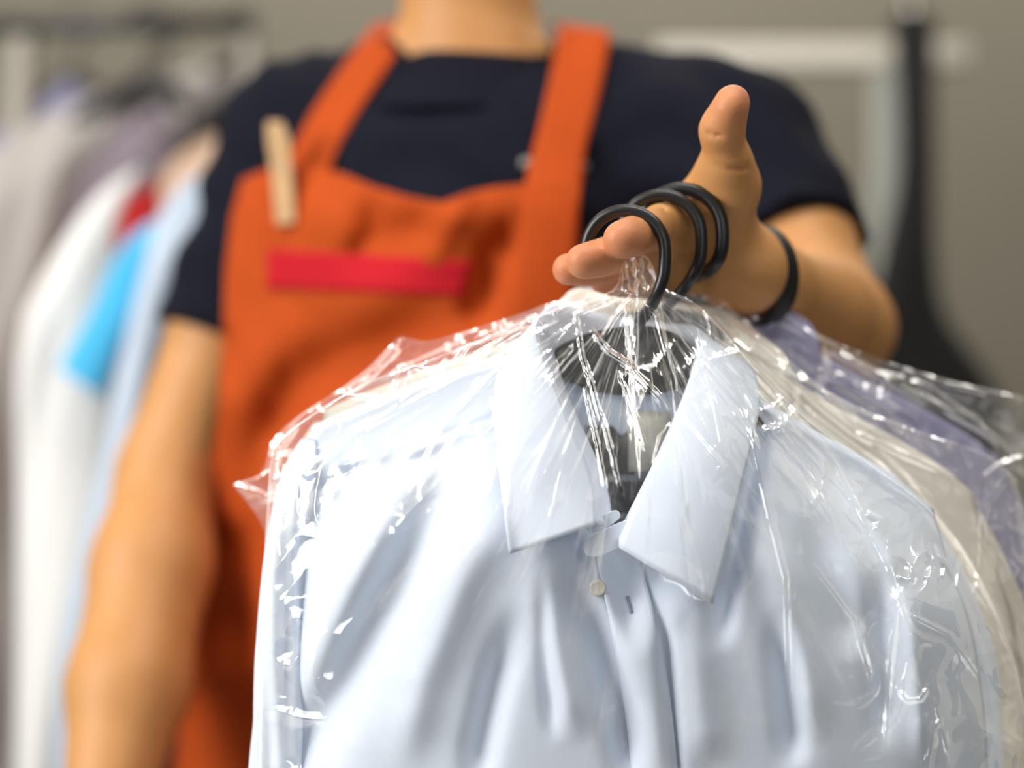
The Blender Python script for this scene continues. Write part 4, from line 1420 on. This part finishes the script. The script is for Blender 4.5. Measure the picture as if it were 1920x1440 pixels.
for hx, hy, hd_, wl, wr_, lb in ((275, 150, 2.15, 190, 60, 'black hanger of the warm white shirt on the rack'), (300, 180, 2.32, 120, 60, 'black hanger of the mauve shade stand-in on the rack'),
                               (140, 150, 2.55, 110, 50, 'black hanger of the lilac shirt on the rack'), (450, 112, 2.42, 120, 40, 'black hanger of the greyish white shirt on the rack')):
    t = thing('clothes_hanger', lb, 'hanger', P(hx, hy, hd_), 'hangers on the rack')
    pts = [P(hx - wl, hy + wl * 0.62, hd_), P(hx - wl * 0.5, hy + wl * 0.28, hd_), P(hx, hy - 8, hd_), P(hx + wr_, hy + 22, hd_)]
    v, f = tube(pts, 0.011, 10)
    link_mesh('hanger_arm', v, f, M['black'], t)
    ry = 48.0
    a0 = np.radians(np.linspace(200, -80, 26))
    rr_ = 0.024 / hd_ * K
    pts = [P(hx + rr_ * math.cos(q), ry - rr_ * math.sin(q) + 6, hd_) for q in a0] + [P(hx, (hy + ry) / 2 + 18, hd_), P(hx, hy - 6, hd_)]
    v, f = tube(pts, 0.0038, 8)
    link_mesh('hook', v, f, M['black'], t)

# ------------------------------------------------------------------ things against the wall at the right
fr = thing('metal_frame', 'cream and pale metal frame standing by the wall at the right', 'frame', P(1650, 1440, 2.45) * [1, 1, 0])
a = P(1230, 82, 2.45); b = P(1815, 130, 2.45)
v, f = box((a[0], 2.43, b[2]), (b[0], 2.47, a[2]))
bevel(link_mesh('top_rail', v, f, M['cream_metal'], fr, smooth=False), 0.006)
a = P(1636, 130, 2.45); b = P(1682, 1440, 2.45)
v, f = box((a[0], 2.435, 0.0), (b[0], 2.465, a[2]))
bevel(link_mesh('post', v, f, M['pale_metal'], fr, smooth=False), 0.004)
a = P(1262, 130, 2.45); b = P(1292, 1440, 2.45)
v, f = box((a[0], 2.435, 0.0), (b[0], 2.465, a[2]))
bevel(link_mesh('post', v, f, M['pale_metal'], fr, smooth=False), 0.004)
sc_ = hung('hanging_suit_cover', 'long black suit cover hanging from the cream frame at the right', 'suit cover', M['black_cover'],
     [(1672, 30), (1695, 22), (1722, 22), (1752, 30)], [(1672, 30), (1684, 300), (1655, 460), (1625, 600), (1620, 760), (1620, 1300), (1620, EB)],
     [(1752, 30), (1754, 300), (1756, 480), (1775, 590), (1850, 700), (1880, 800), (1880, 1300), (1880, EB)], 2.36, 0, thick=0.035, seed=12, group='covers at the right', foldamp=0.008)

q0 = P(1712, 24, 2.36)
v, f = tube(spline([q0 + [0, 0, -0.02], q0 + [0, 0.02, 0.012], q0 + [0, 0.07, 0.030], (q0[0], 2.455, 1.655), (q0[0], 2.476, 1.64), (q0[0], 2.478, 1.62)], 24), 0.004, 10)
link_mesh('hook', v, f, M['steel'], sc_)

# ------------------------------------------------------------------ room
def struct(name, lo, hi, mat):
    v, f = box(lo, hi)
    o = link_mesh(name, v, f, mat, None, smooth=False)
    o['kind'] = 'structure'
    return o


struct('floor', (-2.6, -2.0, -0.05), (2.6, 3.3, 0.0), M['floor'])
struct('wall_back', (-2.6, 3.2, 0.0), (2.6, 3.3, 2.7), M['wall'])
struct('wall_right', (2.5, -2.0, 0.0), (2.6, 3.2, 2.7), M['wall'])
struct('wall_left', (-2.6, 0.9, 0.0), (-2.5, 3.2, 2.7), M['wall_dark'])
struct('ceiling', (-2.6, -2.0, 2.7), (2.6, 3.3, 2.75), M['ceiling'])


# ------------------------------------------------------------------ light
def area(name, loc, target, size, size_y, power, color):
    d = bpy.data.lights.new(name, 'AREA')
    d.shape = 'RECTANGLE'
    d.size = size; d.size_y = size_y
    d.energy = power
    d.color = color
    o = bpy.data.objects.new(name, d)
    col.objects.link(o)
    o.location = loc
    o.rotation_euler = (Vector(target) - Vector(loc)).to_track_quat('-Z', 'Y').to_euler()
    return o


area('window_light', (-1.9, 0.30, 1.95), (0.05, 1.25, 1.15), 1.2, 1.5, 57, (1.0, 0.97, 0.93))
area('front_fill_light', (0.9, -1.5, 2.0), (0.1, 1.2, 1.1), 1.8, 1.0, 9, (1.0, 0.98, 0.96))  # added fill from behind the camera, not an actual window
area('ceiling_lamp', (0.3, 0.9, 2.66), (0.3, 1.1, 1.0), 1.4, 0.5, 16, (1.0, 0.96, 0.9))
area('ceiling_lamp', (0.2, 2.7, 2.66), (0.2, 2.7, 0.0), 2.6, 0.5, 21, (1.0, 0.95, 0.86))
wd = bpy.data.worlds.new('world')
scene.world = wd
wd.use_nodes = True
wd.node_tree.nodes['Background'].inputs['Color'].default_value = (0.95, 0.97, 1.0, 1)
wd.node_tree.nodes['Background'].inputs['Strength'].default_value = 0.10

scene.view_settings.view_transform = 'Standard'
scene.view_settings.look = 'None'
scene.view_settings.gamma = 1.0
scene.view_settings.exposure = 0.20
scene.cycles.transparent_max_bounces = 24
scene.cycles.max_bounces = 8
scene.cycles.use_denoising = True
print('done')
